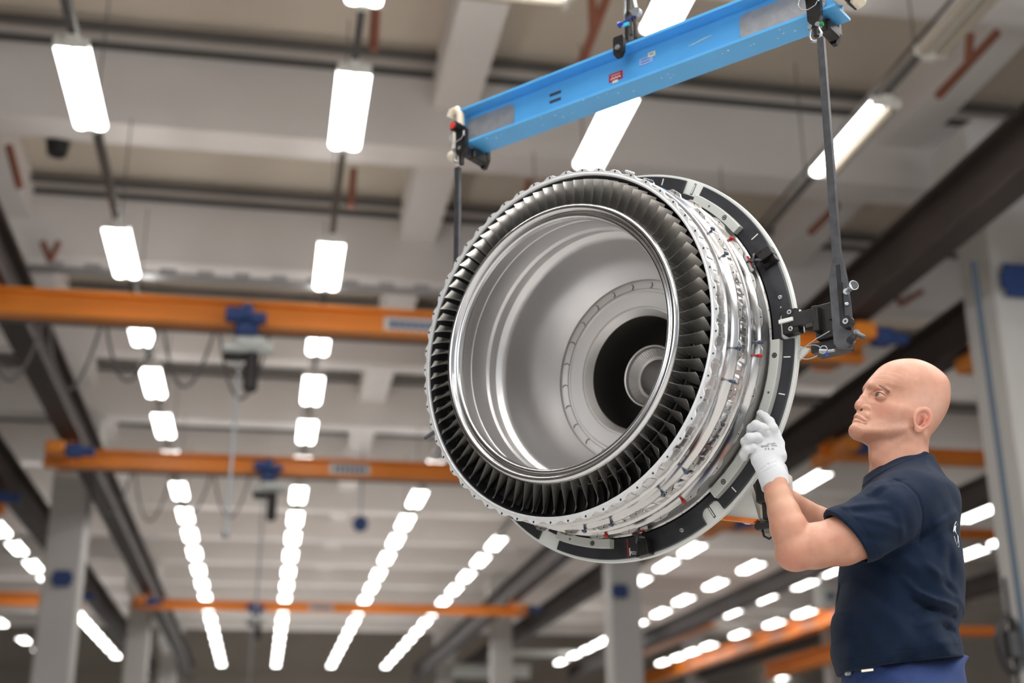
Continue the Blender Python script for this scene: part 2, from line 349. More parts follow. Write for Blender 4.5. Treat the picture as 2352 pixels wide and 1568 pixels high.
row(-1.01, YS[9:13]+[7.45, 7.75, 8.05, 8.36, 8.7, 9.05, 9.44], 'the row at the far left behind the column')
row(-1.48, [7.83, 8.64, 9.24], 'the short low row at the left edge')
for y, lb, off in ((1.35, 'unlit twin-tube ceiling light near the top right corner', 2), (1.73, 'half-lit twin-tube ceiling light right of the steel strap', 1)):
    lamp(.88*U, y*U, lb, off)
row(.885, YS[8:], 'the row reaching the lower edge of the turbine ring')
RP = [(1865, 1105, 'seen beside the bare forearm'), (1700, 1200, 'peeping below the orange-edged case'), (1592, 1262, 'highest of three below the ring'), (1532, 1298, 'middle of three below the ring'), (1472, 1335, 'lowest of three below the ring beside the column'),
      (1727, 1303, 'below the cable loop of the case'), (1645, 1342, 'under and left of the elbow'), (1850, 1342, 'just below the elbow'), (1912, 1312, 'touching the front of the shirt'), (2252, 1180, 'behind the upper back of the person'),
      (1572, 1378, 'top of the second trio beside the column'), (1520, 1407, 'middle of the second trio beside the column'), (1468, 1432, 'bottom of the second trio beside the column'), (1680, 1408, 'left of two small ones below the elbow'), (1758, 1375, 'right of two small ones below the elbow'),
      (1395, 1468, 'fifth in the tight row left of the pale column'), (1375, 1479, 'fourth in the tight row left of the pale column'), (1350, 1491, 'third in the tight row left of the pale column'), (1322, 1504, 'second in the tight row left of the pale column'), (1290, 1520, 'lowest in the tight row left of the pale column'),
      (1525, 1521, 'lowest in the row of bright dots over the orange beam'), (1560, 1509, 'second in the row of bright dots over the orange beam'), (1592, 1497, 'third in the row of bright dots over the orange beam'), (1630, 1483, 'fourth in the row of bright dots over the orange beam'), (1700, 1457, 'fifth in the row of bright dots over the orange beam'), (1780, 1432, 'sixth in the row of bright dots over the orange beam'), (1850, 1408, 'last in the row of bright dots over the orange beam'),
      (1722, 1521, 'lowest in the row between the orange beams'), (1760, 1509, 'second in the row between the orange beams'), (1802, 1495, 'third in the row between the orange beams'), (1847, 1480, 'last in the row between the orange beams'),
      (2317, 1240, 'right of the emblem on the shirt'), (2230, 1272, 'small, behind the middle of the back'), (2325, 1338, 'small, lowest beside the right column'), (2265, 1047, 'left of two small ones behind the neck'), (2300, 1035, 'right of two small ones behind the neck'), (1795, 1558, 'at the bottom edge left of the person')]
for px, py, lb in RP:
    P = at_z(px, py, ZL); lamp(P[0], P[1], 'lit ceiling light '+lb)
# cross-wise light at the top edge
t_ = lamp(.224*U, 1.425*U, 'lit ceiling light lying crosswise at the top edge', 1, PI/2)
# rails carrying the lamp rows
for x, lb in ((-.312, 'the left-hand lamp row'), (.08, 'the mid-left lamp row'), (.482, 'the lamp row behind the blue beam'), (.88, 'the lamp row right of the steel strap')):
    b = MB(); b.box((x*U, (1.0+5.2)/2*U, ZL+.125), (.03, 2.1*U, .03)); b.box((x*U, (1.0+5.2)/2*U, ZL+.28), (.012, 2.1*U, .012))
    for y in np.arange(1.1, 5.2, .41): b.cyl((x*U, y*U, ZL+.12), (x*U, y*U, hz(1.26)), .008, n=6)
    tag(b.build('lighting_rail', M['pipe']), 'thin dark grey rail carrying '+lb, 'rail')
b = MB(); b.box((.25*U, 2.62*U, ZL+.34), (.95*U, .09, .02))
for i in range(26): b.box(((-.7+i*.076)*U, 2.62*U, ZL+.38), (.1, .1, .03))
tag(b.build('cable_tray', M['plate']), 'perforated grey cable tray just above the nearest orange crane', 'cable tray')
b = MB()
for i, (px, py) in enumerate(((130, 355),)):
    P = at_z(px, py, hz(1.24)); b.cyl(P, P+np.array([0, 0, .25]), .12, .16, n=14)
tag(b.build('high_bay_light', M['blackmetal']), 'small dark ceiling fitting in the recess at the upper left', 'lamp')
# odds and ends low in the hall
P = at_y(1898, 1372, 5.2*U); b = MB(); b.cyl(P+np.array([-.0, 0, -.28]), P+np.array([0, 0, .28]), .24, n=20); b.cyl(P+np.array([0, 0, .28]), (P[0], P[1], hz(1.26)), .02, n=6); t = b.build('hanging_beacon', M['lightgrey']); tag(t, 'round white hanging housing with a blue spot, left of the shirt', 'hanging housing')
b = MB(); b.sphere(P+np.array([0, -.25, 0]), .1); b.build('blue_lens', M['craneblue'], t)
P = at_y(828, 1203, 5*U); tag(MB().sphere(P, .19, 14).cyl(P, (P[0], P[1], hz(1.45)), .015, n=6).build('hanging_ball', M['craneblue']), 'small dark blue ball hanging between the lamp rows', 'ball')
for px, y, r, lb in ((2255, 2.0, .03, 'thin blue-grey pipe running down beside the right column'),):
    A_ = at_y(2235, 600, y*U-.5); b = MB().cyl((A_[0], A_[1], 0), (A_[0], A_[1], A_[2]), r, n=10); tag(b.build('pipe', mat('slate_pipe', srgb(66, 86, 104), .5)), lb, 'pipe')
P = at_y(2320, 1480, 1.9*U-1.0); b = MB().tube([(P[0]+.17*math.cos(a)*.6, P[1], P[2]+.24*math.sin(a)) for a in np.linspace(0, 2*PI, 24, endpoint=False)], .035, 8, closed=True); b.box((P[0]+.02, P[1], P[2]), (.05, .05, .12), bev=.01); b.cyl((P[0]+.06, P[1]+.05, 0), (P[0]+.06, P[1]+.05, P[2]+.6), .02)
tag(b.build('hose_reel', M['blackmetal']), 'dark coiled hose hanging in front of the right column', 'hose')
for i, (px, py, y, w_, h_, c, lb) in enumerate(((2235, 1450, 5, .55, .10, 'orange', 'short orange beam end low behind the lower back'), (1130, 1540, 9, 1.6, .25, 'lightgrey', 'long pale duct low in the distance, below the turbine'), (1240, 1500, 9.2, 1.8, .12, 'lightgrey', 'thin pale duct under the tight row of lamps'), (1620, 1440, 8, 1.9, .1, 'lightgrey', 'pale pipe run beside the pale column, low right'))):
    P = at_y(px, py, y*U); tag(MB().box(P, (w_, .2, h_)).build('air_duct' if i else 'beam_end', M[c]), lb, 'duct' if i else 'beam')
# ------------------------------------------------------------------ turbine module: axis frame (angle a: 0 top, 90 right; s: depth along the axis)
CC = np.array([.104164, .001483, 3.12]); NC = np.array([.62423, -.22021, .74956]); E1C = np.array([.14092, .97545, .16922]); E2C = np.array([.76842, 0, -.63994])
C0 = EYE+CC@R3; Nw = NC@R3; E1 = E1C@R3; E2 = E2C@R3
HA = math.radians(77.3); HR = math.cos(HA)*E1+math.sin(HA)*E2; HR[2] = 0; HR /= np.linalg.norm(HR)
TM = frame(C0, E2, E1, -Nw)
def pol(s, R, deg): a = math.radians(deg); return np.array([R*math.sin(a), R*math.cos(a), -s])
def ang_at(px, py, s):
    P = on_plane(px, py, C0+Nw*s, Nw)-C0-Nw*s; return math.degrees(math.atan2(P@E2, P@E1)), float(np.linalg.norm(P))
def lathe(b, prof, n=216, mi=0, closed=False, a0=0, a1=360, flip=False):
    full = abs(a1-a0) >= 360; N = n if full else n+1; k = len(prof); vs = []
    for i in range(N):
        a = a0+(a1-a0)*i/n
        for (s, R) in prof: vs.append(pol(s, R, a))
    fs = []
    for i in range(n):
        j = (i+1) % N
        for q in range(k if closed else k-1):
            r = (q+1) % k; fs.append((i*k+q, j*k+q, j*k+r, i*k+r))
    b.add(vs, fs, mi, True)
    if not full and closed: b.add(vs[:k], [tuple(range(k))], mi); b.add(vs[-k:], [tuple(range(k-1, -1, -1))], mi)
    return b
def sharp(o, deg=32):
    try: o.data.set_sharp_from_angle(angle=math.radians(deg))
    except Exception: pass
    return o
def arcp(cs, cr, r, t0, t1, n=6): return [(cs+r*math.cos(math.radians(t0+(t1-t0)*i/n)), cr+r*math.sin(math.radians(t0+(t1-t0)*i/n))) for i in range(n+1)]
tm = thing('turbine_module', 'large open turbine drum with a ring of blades, hanging in the middle', 'turbine', TM)
# inner drum: polished double lip
b = MB()
lip = [(.06, .3445), (.004, .3440), (.001, .3428)]+arcp(.003, .3335, .0085, 100, 250, 8)+[(.0035, .3245), (.006, .3225), (.0035, .3205)]+arcp(.009, .3145, .0065, 140, 265, 6)+[(.0135, .3078), (.017, .3066), (.0195, .3075), (.0205, .314), (.0205, .32)]
sharp(lathe(b, lip).build('front_lip', M['chrome'], tm), 50)
b = MB()
bore = [(.0205, .32), (.030, .3225), (.066, .3215), (.0672, .3195), (.0705, .3195), (.072, .3215), (.124, .3205), (.1262, .3195)]+[(.130, .3150), (.1325, .3140)]+[(.134, .3165), (.160, .3200), (.166, .3205), (.1685, .318)]+[(.172, .310), (.178, .3055), (.19, .303), (.22, .300), (.25, .2955), (.275, .289), (.295, .2805), (.312, .2700), (.326, .2590), (.338, .2485), (.3445, .2430)]
sharp(lathe(b, bore).build('inner_drum', M['drum'], tm), 40)
b = MB()
web = [(.3445, .2430), (.352, .2420), (.352, .2375), (.349, .2365), (.349, .2205), (.352, .2195), (.352, .2125), (.3465, .2112), (.3485, .2092), (.350, .1720), (.3525, .1712), (.352, .1668), (.3545, .1640), (.366, .1548), (.368, .1530), (.370, .1515)]
sharp(lathe(b, web).build('rear_web', M['drum2'], tm), 40)
for i in range(24):                              # hooked slots of the retaining ring
    a = 3+i*15; q = MB(); pts = []
    for t in np.linspace(0, 1, 9): pts.append(pol(.3475, .2365-.016*t, a+1.15*math.sin(PI*t)*1.0))
    q.tube(pts, .0011, 5); q.build('slot', M['hole'], tm)
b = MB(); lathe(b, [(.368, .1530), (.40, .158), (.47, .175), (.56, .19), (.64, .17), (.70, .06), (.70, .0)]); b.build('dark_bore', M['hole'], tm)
b = MB()
sh = [(.60, .096), (.47, .092), (.425, .0862), (.419, .0842), (.4178, .083), (.4185, .080), (.424, .0775), (.428, .0765)]; lathe(b, sh, 96)
for i in range(72):
    a = i*5; P0_ = [pol(.428, .0765, a), pol(.446, .0585, a), pol(.446, .0585, a+2.6), pol(.428, .0765, a+2.6)]; P1_ = [pol(.4255, .0755, a+.3), pol(.4435, .0575, a+.3), pol(.4435, .0575, a+2.3), pol(.4255, .0755, a+2.3)]
    b.add(P0_+P1_, [(4, 5, 6, 7), (0, 1, 5, 4), (2, 3, 7, 6), (0, 4, 7, 3), (1, 2, 6, 5)])
lathe(b, [(.428, .0765), (.446, .0585), (.448, .0555), (.444, .053), (.446, .0505), (.47, .049), (.56, .047), (.56, 0)], 96)
sharp(b.build('shaft', M['drum2'], tm), 35)
# blades
def blade_mesh(nm, r0, r1le, r1te, s0, croot, ctip, stag_r, stag_t, lean, camb_r, camb_t, th, m_):
    nu, nt = 9, 9; vs = []
    for side in (1, -1):
        for i in range(nu+1):
            u = i/nu
            for j in range(nt+1):
                t = j/nt; R = r0+u*((r1le*(1-t)+r1te*t)-r0); c = croot+(ctip-croot)*u; s = s0+t*c+.002*math.sin(PI*u)
                sg = stag_r+(stag_t-stag_r)*(u**.85); cm = camb_r+(camb_t-camb_r)*u
                a = lean*u**1.3+sg*t-cm*4*t*(1-t)+side*th*math.sin(PI*min(1, t*1.0+.02))**.6
                vs.append(pol(s, R, a))
    n1 = (nu+1)*(nt+1); w_ = nt+1; fs = []
    for k in (0, 1):
        for i in range(nu):
            for j in range(nt):
                q = (k*n1+i*w_+j, k*n1+i*w_+j+1, k*n1+(i+1)*w_+j+1, k*n1+(i+1)*w_+j); fs.append(q if k else q[::-1])
    edge = [i for i in range(w_)]+[i*w_+nt for i in range(1, nu+1)]+[nu*w_+j for j in range(nt-1, -1, -1)]+[i*w_ for i in range(nu-1, 0, -1)]
    for a_, b_ in zip(edge, edge[1:]+edge[:1]): fs.append((a_, b_, b_+n1, a_+n1))
    me = bpy.data.meshes.new(nm); me.from_pydata(vs, [], fs); me.materials.append(m_); me.polygons.foreach_set('use_smooth', [True]*len(fs)); me.update()
    try: me.set_sharp_from_angle(angle=math.radians(50))
    except Exception: pass
    return me
bme = blade_mesh('turbine_blade', .3438, .4045, .4125, .0015, .048, .024, 1.15, 3.5, -1.5, .95, .35, .085, M['blade'])
platme = MB()
pr = [(.0015, .3442), (.030, .3448), (.052, .3452)]
for i in range(81):
    o = bpy.data.objects.new('turbine_blade', bme); COL.objects.link(o); o.parent = tm
    o.rotation_euler = (0, 0, -math.radians(8.074+360/81*i))
b = MB(); lathe(b, [(.0015, .3441), (.052, .3452), (.0535, .343), (.056, .338), (.066, .338), (.067, .345), (.12, .349)])
for i in range(81):
    a = 8.074+360/81*i+1.6; b.tube([pol(.003, .3443, a), pol(.028, .3450, a+.5), pol(.051, .3453, a+1.1)], .00045, 4, mi=1)
sharp(b.build('blade_platform', [M['blade'], M['dark_inner']], tm))
vme = blade_mesh('guide_vane', .349, .4075, .4075, .058, .034, .034, -2.4, -2.6, .6, -1.0, -1.0, .07, M['vane'])
for i in range(90):
    o = bpy.data.objects.new('guide_vane', vme); COL.objects.link(o); o.parent = tm; o.rotation_euler = (0, 0, -math.radians(4*i))
b = MB(); lathe(b, [(.0170, .4185), (.019, .4165), (.034, .4140), (.038, .4115), (.12, .409), (.12, .340)]); b.build('shroud_and_backing', M['dark_inner'], tm)  # back disc added to block see-through; near-black puts interior shade into the colour
# scalloped flanges
def smooth(x): x = max(0., min(1., x)); return x*x*(3-2*x)
def scallop(b, s0, s1, Rin, Rv, Rt, nt, a0, half, ramp, per=28, mi=0):
    n = nt*per; vs = []
    for i in range(n):
        a = 360*i/n; ph = ((a-a0) % (360/nt)); ph = min(ph, 360/nt-ph); Ro = Rv+(Rt-Rv)*smooth((half+ramp-ph)/ramp)
        for s, R in ((s0, Rin), (s0, Ro-.0006), (s0+.0006, Ro), (s1-.0004, Ro), (s1, Ro-.0006), (s1, Rin)): vs.append(pol(s, R, a))
    b.add(vs, [(i*6+q, ((i+1) % n)*6+q, ((i+1) % n)*6+(q+1) % 6, i*6+(q+1) % 6) for i in range(n) for q in range(6)], mi, False)
    b.sm[-6*n:] = [q in (2, 5) for i in range(n) for q in range(6)]
    return b
def hole(b, s, R, a, r=.0022, mi=1, mi2=2):  # hole not cut: dark disc in a bright rim stands for its shade
    P = pol(s, R, a); b.cyl(P+np.array([0, 0, .0004]), P+np.array([0, 0, -.003]), r*1.35, n=12, mi=mi2); b.cyl(P+np.array([0, 0, .0006]), P+np.array([0, 0, -.003]), r*.8, n=10, mi=mi)
b = MB(); scallop(b, .0118, .0172, .4185, .4290, .4354, 54, 6.7, .9, 2.0)
lathe(b, [(.0122, .4262), (.0105, .4225), (.0105, .4205), (.0122, .4188), (.014, .4180), (.017, .4180)])
for i in range(54): hole(b, .0118, .4315, 6.7+360/54*i)
sharp(b.build('front_flange', [M['flange_light'], M['dark_inner'], M['bolt']], tm))
b = MB(); lathe(b, [(.0172, .4262), (.052, .4275), (.0532, .4335), (.0545, .4362), (.0575, .4362), (.0588, .4335)]+[(.0615, .4315), (.070, .4298), (.08, .4300), (.088, .4325), (.094, .4372), (.0985, .4395)])
sharp(b.build('casing', M['case'], tm), 50)
b = MB()
for i in range(90):                                 # milled pockets between flange and first rib
    a = 4*i+1; s0_, s1_, R_, da = .0215, .0495, .4269, 1.55; q = []
    for lev, ins in ((0, 0), (.0018, .35), (.0022, .55)):
        for sx, sa in ((s0_+.002, -da), (s1_-.002, -da), (s1_, -da*.7), (s1_, da*.7), (s1_-.002, da), (s0_+.002, da), (s0_, da*.7), (s0_, -da*.7)):
            cs = (s0_+s1_)/2; f_ = 1-ins*.14; q.append(pol(cs+(sx-cs)*f_, R_+lev, a+sa*(1-ins*.22)))
    b.add(q, [(k*8+i_, k*8+(i_+1) % 8, k*8+8+(i_+1) % 8, k*8+8+i_) for k in range(2) for i_ in range(8)]+[tuple(range(16, 24))])
b.build('milled_band', M['pad'], tm)
NF = 30
b = MB(); scallop(b, .0990, .1055, .4300, .4392, .4478, NF, 77.8, 1.35, 1.9)
for i in range(NF): hole(b, .0990, .4437, 77.8+12*i, .0024); hole(b, .0990, .4425, 77.8+12*i+2.0, .0012)
sharp(b.build('middle_flange', [M['flange'], M['dark_inner'], M['bolt']], tm))
b = MB(); lathe(b, [(.1055, .4335), (.149, .4345), (.1505, .4390), (.152, .4412), (.155, .4412), (.1565, .4390), (.160, .4365), (.172, .4350), (.182, .4360), (.190, .4395), (.1950, .4420)])
for i in range(90):
    a = 4*i+2; q = [pol(s_, .4346+l_, a+d_) for l_, z_ in ((0, 0), (.0014, .3)) for s_, d_ in ((.112+z_*.006, -1.4+z_), (.146-z_*.006, -1.4+z_), (.146-z_*.006, 1.4-z_), (.112+z_*.006, 1.4-z_))]
    b.add(q, [(4, 5, 6, 7), (0, 1, 5, 4), (1, 2, 6, 5), (2, 3, 7, 6), (3, 0, 4, 7)])
sharp(b.build('casing', M['case'], tm), 50)
b = MB(); scallop(b, .1950, .2010, .4340, .4415, .4482, NF, 77.0, 1.6, 2.2)
for i in range(NF): hole(b, .1950, .4447, 77.0+12*i, .0022)
sharp(b.build('rear_flange', [M['flange'], M['dark_inner'], M['bolt']], tm))
b = MB(); lathe(b, [(.2010, .4370), (.244, .4385), (.2455, .4405), (.2465, .4425), (.250, .4425), (.2505, .436)])
for i in range(60): P = pol(.2462, .4415, 6*i+1); b.sphere(P, .0013, 6, mi=1)
sharp(b.build('casing_tail', [M['brushed'], M['dark_inner']], tm))
# grey and red plugs screwed into the flanges
for px, py, s_, red in ((1641, 518.5, .099, 0), (1673, 576, .099, 0), (1702.6, 797, .099, 0), (1688.5, 876, .099, 0), (1578, 1089, .099, 0), (1525, 1142, .099, 0), (1403.5, 1214, .099, 0), (1340, 1228, .099, 0), (1498, 407, .099, 0),
                        (1751.8, 784, .195, 0), (1748.5, 815.6, .195, 1), (1687, 537.7, .195, 1), (1571.8, 1157.9, .195, 1), (1389.5, 1242, .195, 1)):
    a, R_ = ang_at(px, py, s_-.006); R_ = .4440; q = MB(); P = pol(s_, R_, a); q.cyl(P+[0, 0, -.002], P+[0, 0, .005], .0045, .0040, n=14); q.sphere(P+[0, 0, .005], .0041, 12); q.cyl(P+[0, 0, .005], P+[0, 0, .011], .0018, n=8); q.build('cap_plug', M['redplug'] if red else M['plug'], tm)
for px, py in ((1438+90, 403),): pass
b = MB(); a, R_ = ang_at(1440, 395, .0118)
for k in range(3): P = pol(.012, .436+.0, a+k*1.2); b.box(P+np.array([0, .002, 0]), (.004, .0025, .004), bev=.001)
b.build('clip', M['flange_light'], tm)
# ------------------------------------------------------------------ lifting ring
lr = thing('lifting_ring', 'black and white clamping ring around the rear of the turbine drum', 'lifting ring', TM)
b = MB(); lathe(b, [(.2505, .436), (.256, .437), (.272, .437), (.272, .446)]); b.build('gap_filler', M['dark_inner'], lr)  # dark filler ring added to hide the see-through gap behind the casing
b = MB(); lathe(b, [(.2535, .4440), (.2535, .4605), (.2615, .4605), (.2615, .4440)], closed=True)
for a0, a1 in ((23.6, 74.2), (82.6, 133.6), (140.4, 192.5), (200.5, 250), (257, 310), (318, 376.8)):
    lathe(b, [(.2535, .4600), (.2535, .4925), (.2548, .4938), (.2615, .4938), (.2615, .4600)], int((a1-a0)*1.2), closed=True, a0=a0, a1=a1)
for a0, a1 in ((74.2, 82.6), (133.6, 140.4)):          # rounded inner corners of the cut-outs
    for a_, sg in ((a0, 1), (a1, -1)):
        vs = [pol(.2535, .4600, a_), pol(.2535, .476, a_)]+[pol(.2535, .476-.016*math.sin(t), a_+sg*2.0*(1-math.cos(t))) for t in np.linspace(0, PI/2, 7)]
        b.add(vs+[v+np.array([0, 0, -.008]) for v in vs], [tuple(range(9))[::sg], tuple(range(9, 18))]+[(i, (i+1) % 9, 9+(i+1) % 9, 9+i) for i in range(9)])
sharp(b.build('rubber_segments', M['black'], lr))
b = MB(); lathe(b, [(.2615, .4440), (.2615, .4995), (.2628, .5008), (.2750, .5008), (.2762, .4995), (.2762, .4440)], closed=True); sharp(b.build('base_plate', M['white'], lr))
for a0, a1, bolts in ((24, 44, ((37.8, 1), (30.6, 0))), (82.9, 133, ((87.6, 1), (98.6, 0), (127.9, 1))), (171.7, 192.5, ((178.2, 1), (187, 0))), (-100, -58, ()), (258, 262, ())):
    q = MB(); n_ = max(4, int(a1-a0)); lathe(q, [(.2350, .4455), (.2350, .4662), (.2362, .4675), (.2535, .4675), (.2535, .4455)], n_, closed=True, a0=a0, a1=a1); o = sharp(q.build('clamp_block', M['lightgrey'], lr))
    for a, big in bolts:
        P = pol(.2350, .4565, a); q = MB(); r_ = .0052 if big else .0022
        q.cyl(P+[0, 0, .0003], P+[0, 0, -.004], r_*1.25, n=20, mi=1); q.cyl(P+[0, 0, .0012], P+[0, 0, -.004], r_*.92, n=18); q.cyl(P+[0, 0, .0015], P, r_*.42, n=6, mi=1) if big else None
        q.build('socket_bolt', [M['bolt'], M['dark_inner']], o)
b = MB()
for a, r0, r1 in ((8.8, .471, .4885), (48.9, .466, .487), (87.7, .4705, .488), (98.1, .4725, .489), (127.8, .4725, .489), (166.15, .470, .489), (-20, .471, .488), (-60, .471, .488)):
    P = pol(.2533, (r0+r1)/2, a); X_ = pol(0, 1, a); Y_ = pol(0, 1, a+90); b.box(P, ((r1-r0)/2, .0014, .0004), X_, Y_, bev=.0003)
b.build('angle_marks', M['tick'], lr)
for a, r0, r1 in ((20.0, .4655, .4925), (137.35, .4625, .491)):
    q = MB(); X_ = pol(0, 1, a); Y_ = pol(0, 1, a+90); P = pol(.2612, (r0+r1)/2, a); q.box(P, ((r1-r0)/2+.0015, .0032, .0006), X_, Y_, mi=1, bev=.0005); q.box(P+[0, 0, .0006], ((r1-r0)/2-.001, .0015, .0006), X_, Y_, bev=.0003); q.build('slot_mark', [M['tick'], M['dark_inner']], lr)
q = MB(); X_ = pol(0, 1, 166.75); Y_ = pol(0, 1, 256.75); q.box(pol(.2533, .469, 166.75), (.0215, .0013, .0004), X_, Y_); q.build('red_line', M['redline'], lr)
def text(body, mx_, size, m_, parent, name='lettering', ext=.0003):
    c = bpy.data.curves.new(name, 'FONT'); c.body = body; c.size = size; c.extrude = ext; c.align_x = 'CENTER'; c.align_y = 'CENTER'; c.materials.append(m_)
    tmp = bpy.data.objects.new('tmp', c); COL.objects.link(tmp); me = bpy.data.meshes.new_from_object(tmp.evaluated_get(bpy.context.evaluated_depsgraph_get())); bpy.data.objects.remove(tmp)
    me.name = name; o = bpy.data.objects.new(name, me); COL.objects.link(o); o.parent = parent; o.matrix_local = mx_; return o
o = text('RD3', Matrix.Translation(Vector(pol(.2530, .4840, 164.85))) @ Matrix.Rotation(math.radians(2), 4, 'Z'), .0108, M['tick'], lr)
b = MB()
for px, py in ((1793, 683), (1567, 1217)):
    a, R_ = ang_at(px, py, .2535); P = pol(.2535, .4745, a); b.cyl(P+[0, 0, -.002], P+[0, 0, .002], .0050, n=18); b.cyl(P+[0, 0, 0], P+[0, 0, .006], .0040, n=16); b.cyl(P+[0, 0, .006], P+[0, 0, .0063], .0018, n=6, mi=1)
b.cyl(pol(.2535, .4700, 73.0)+[0, 0, 0], pol(.2535, .4700, 73.0)+[0, 0, .0006], .002, n=12)
b.build('ring_bolt', [M['bolt'], M['dark_inner']], lr)
# toggle clamps holding the casing
def clamp(a, nm):
    Rr = pol(0, 1, a); Tt = pol(0, 1, a+90); Z_ = np.array([0, 0, 1.]); P = pol(.2535, .470, a)
    c = MB(); c.box(P+Rr*.012+Z_*.014, (.019, .0125, .014), Rr, Tt, Z_, bev=.002); c.box(P-Rr*.014+Z_*.024-Tt*.008, (.024, .003, .004), Rr, Tt, Z_, bev=.001)
    c.prism([(.030, 0), (.030, .024), (-.012, .002), (-.012, 0)], .012, .026, (P, Rr, Z_, Tt)); o = c.build('toggle_clamp', M['blackmetal'], lr)
    q = MB(); C_ = P-Rr*.017+Z_*.032+Tt*.004; q.cyl(C_-Z_*.012, C_+Z_*.004, .0042, n=14); q.cyl(C_+Z_*.003, C_+Z_*.007, .0050, n=6)
    for k in range(4): d_ = Rr*math.cos(k*PI/2+.5)+Tt*math.sin(k*PI/2+.5); q.tube([C_, C_+d_*.008+Z_*.002, C_+d_*.0155+Z_*.001, C_+d_*.018-Z_*.003], [.0035, .0032, .0026, .002], 8)
    q.build('star_knob', M['strap'], o)
    q = MB(); q.box(P-Rr*.033+Z_*.030, (.0065, .024, .003), Rr, Tt, Z_, bev=.001); q.build('jaw_plate', M['lightgrey'], o)
    q = MB(); q.box(P-Rr*.0255+Z_*.031, (.0014, .0155, .0036), Rr, Tt, Z_); q.build('red_pad', M['redline'], o)
    q = MB(); q.cyl(P+Rr*.018+Z_*.028, P+Rr*.018+Z_*.0286, .003, n=12); q.build('pivot', M['dark_inner'], o)
clamp(57.0, 't'); clamp(159.6, 'b'); clamp(-45, 'l')
# side trunnion brackets (right one visible)
BZ = np.array([0, 0, 1.]); BM = frame(C0+Nw*.30, HR, np.cross(BZ, HR), BZ)
BM_ = Matrix(BM); iTB = TM.inverted() @ BM
def mesh_in(o, mx_): o.data.transform(mx_); o.data.update(); return o
for sg in (1, -1):
    SH = iTB @ Matrix.Translation((sg*.028, 0, -.013)); SP = iTB @ Matrix.Translation((sg*.014, 0, -.022))
    b = MB(); b.box((sg*.468, -.052, .0), (.020, .014, .029), bev=.002); b.box((sg*.500, -.055, 0), (.030, .013, .0165), bev=.001); br = mesh_in(b.build('trunnion_bracket', M['blackmetal'], lr), SH)
    b = MB(); b.box((sg*.461, -.066, .002), (.018, .0065, .0048), bev=.001); mesh_in(b.build('locating_key', M['white'], lr), SH)
    b = MB()
    for z in (-.0205, .0205): b.cyl((sg*.471, -.064, z), (sg*.471, -.0705, z), .0058, n=16); b.cyl((sg*.471, -.0705, z), (sg*.471, -.0708, z), .0027, n=6, mi=1)
    b.cyl((sg*.498, -.055, -.016), (sg*.498, -.055, -.027), .003, n=10); b.cyl((sg*.498, -.055, -.024), (sg*.498, -.055, -.031), .0018, n=8); b.sphere((sg*.492, -.058, .020), .0042)
    mesh_in(b.build('socket_bolt', [M['bolt'], M['dark_inner']], br), SH)
    b = MB(); b.box((sg*.545, -.045, .001), (.0075, .022, .030), bev=.0015); b.box((sg*.563, -.010, -.002), (.030, .034, .041), bev=.0015); b.box((sg*.552, -.002, -.055), (.040, .028, .012), bev=.001); b.box((sg*.577, -.046, .004), (.006, .004, .008)); mesh_in(b.build('pivot_block', M['blackmetal'], lr), SP)
iTW = iTB @ Matrix.Translation((.024, 0, -.014))
b = MB(); pts = [(.507+.026*math.cos(t)*1.1, -.05, -.078+.016*math.sin(t)) for t in np.linspace(.3, 5.4, 16)]; b.tube(pts, .0011, 6); b.tube([(.50, -.05, -.062), (.53, -.055, -.052), (.56, -.05, -.040)], .0012, 6)
mesh_in(b.build('wire_loop', M['shackle'], lr), iTW)
b = MB(); b.cyl((.535, -.055, -.083), (.553, -.055, -.088), .0055, n=12); b.tube([(.545+.009*math.cos(t), -.058, -.083+.009*math.sin(t)) for t in np.linspace(0, 2*PI, 14, endpoint=False)], .0012, 6, closed=True); b.cyl((.555, -.055, -.088), (.570, -.055, -.089), .0035, n=10); mesh_in(b.build('quick_pin', M['shackle'], lr), iTW)
b = MB(); b.cyl((.552, -.058, -.093), (.552, -.058, -.100), .0042, n=10); mesh_in(b.build('blue_cap', M['bluepin'], lr), iTW)
b = MB(); b.prism([(.470, -.050), (.520, -.073), (.470, -.105)], -.02, -.012, ((0, 0, 0), (1, 0, 0), (0, 0, 1), (0, 1, 0))); mesh_in(b.build('gusset', M['white'], lr), iTB)
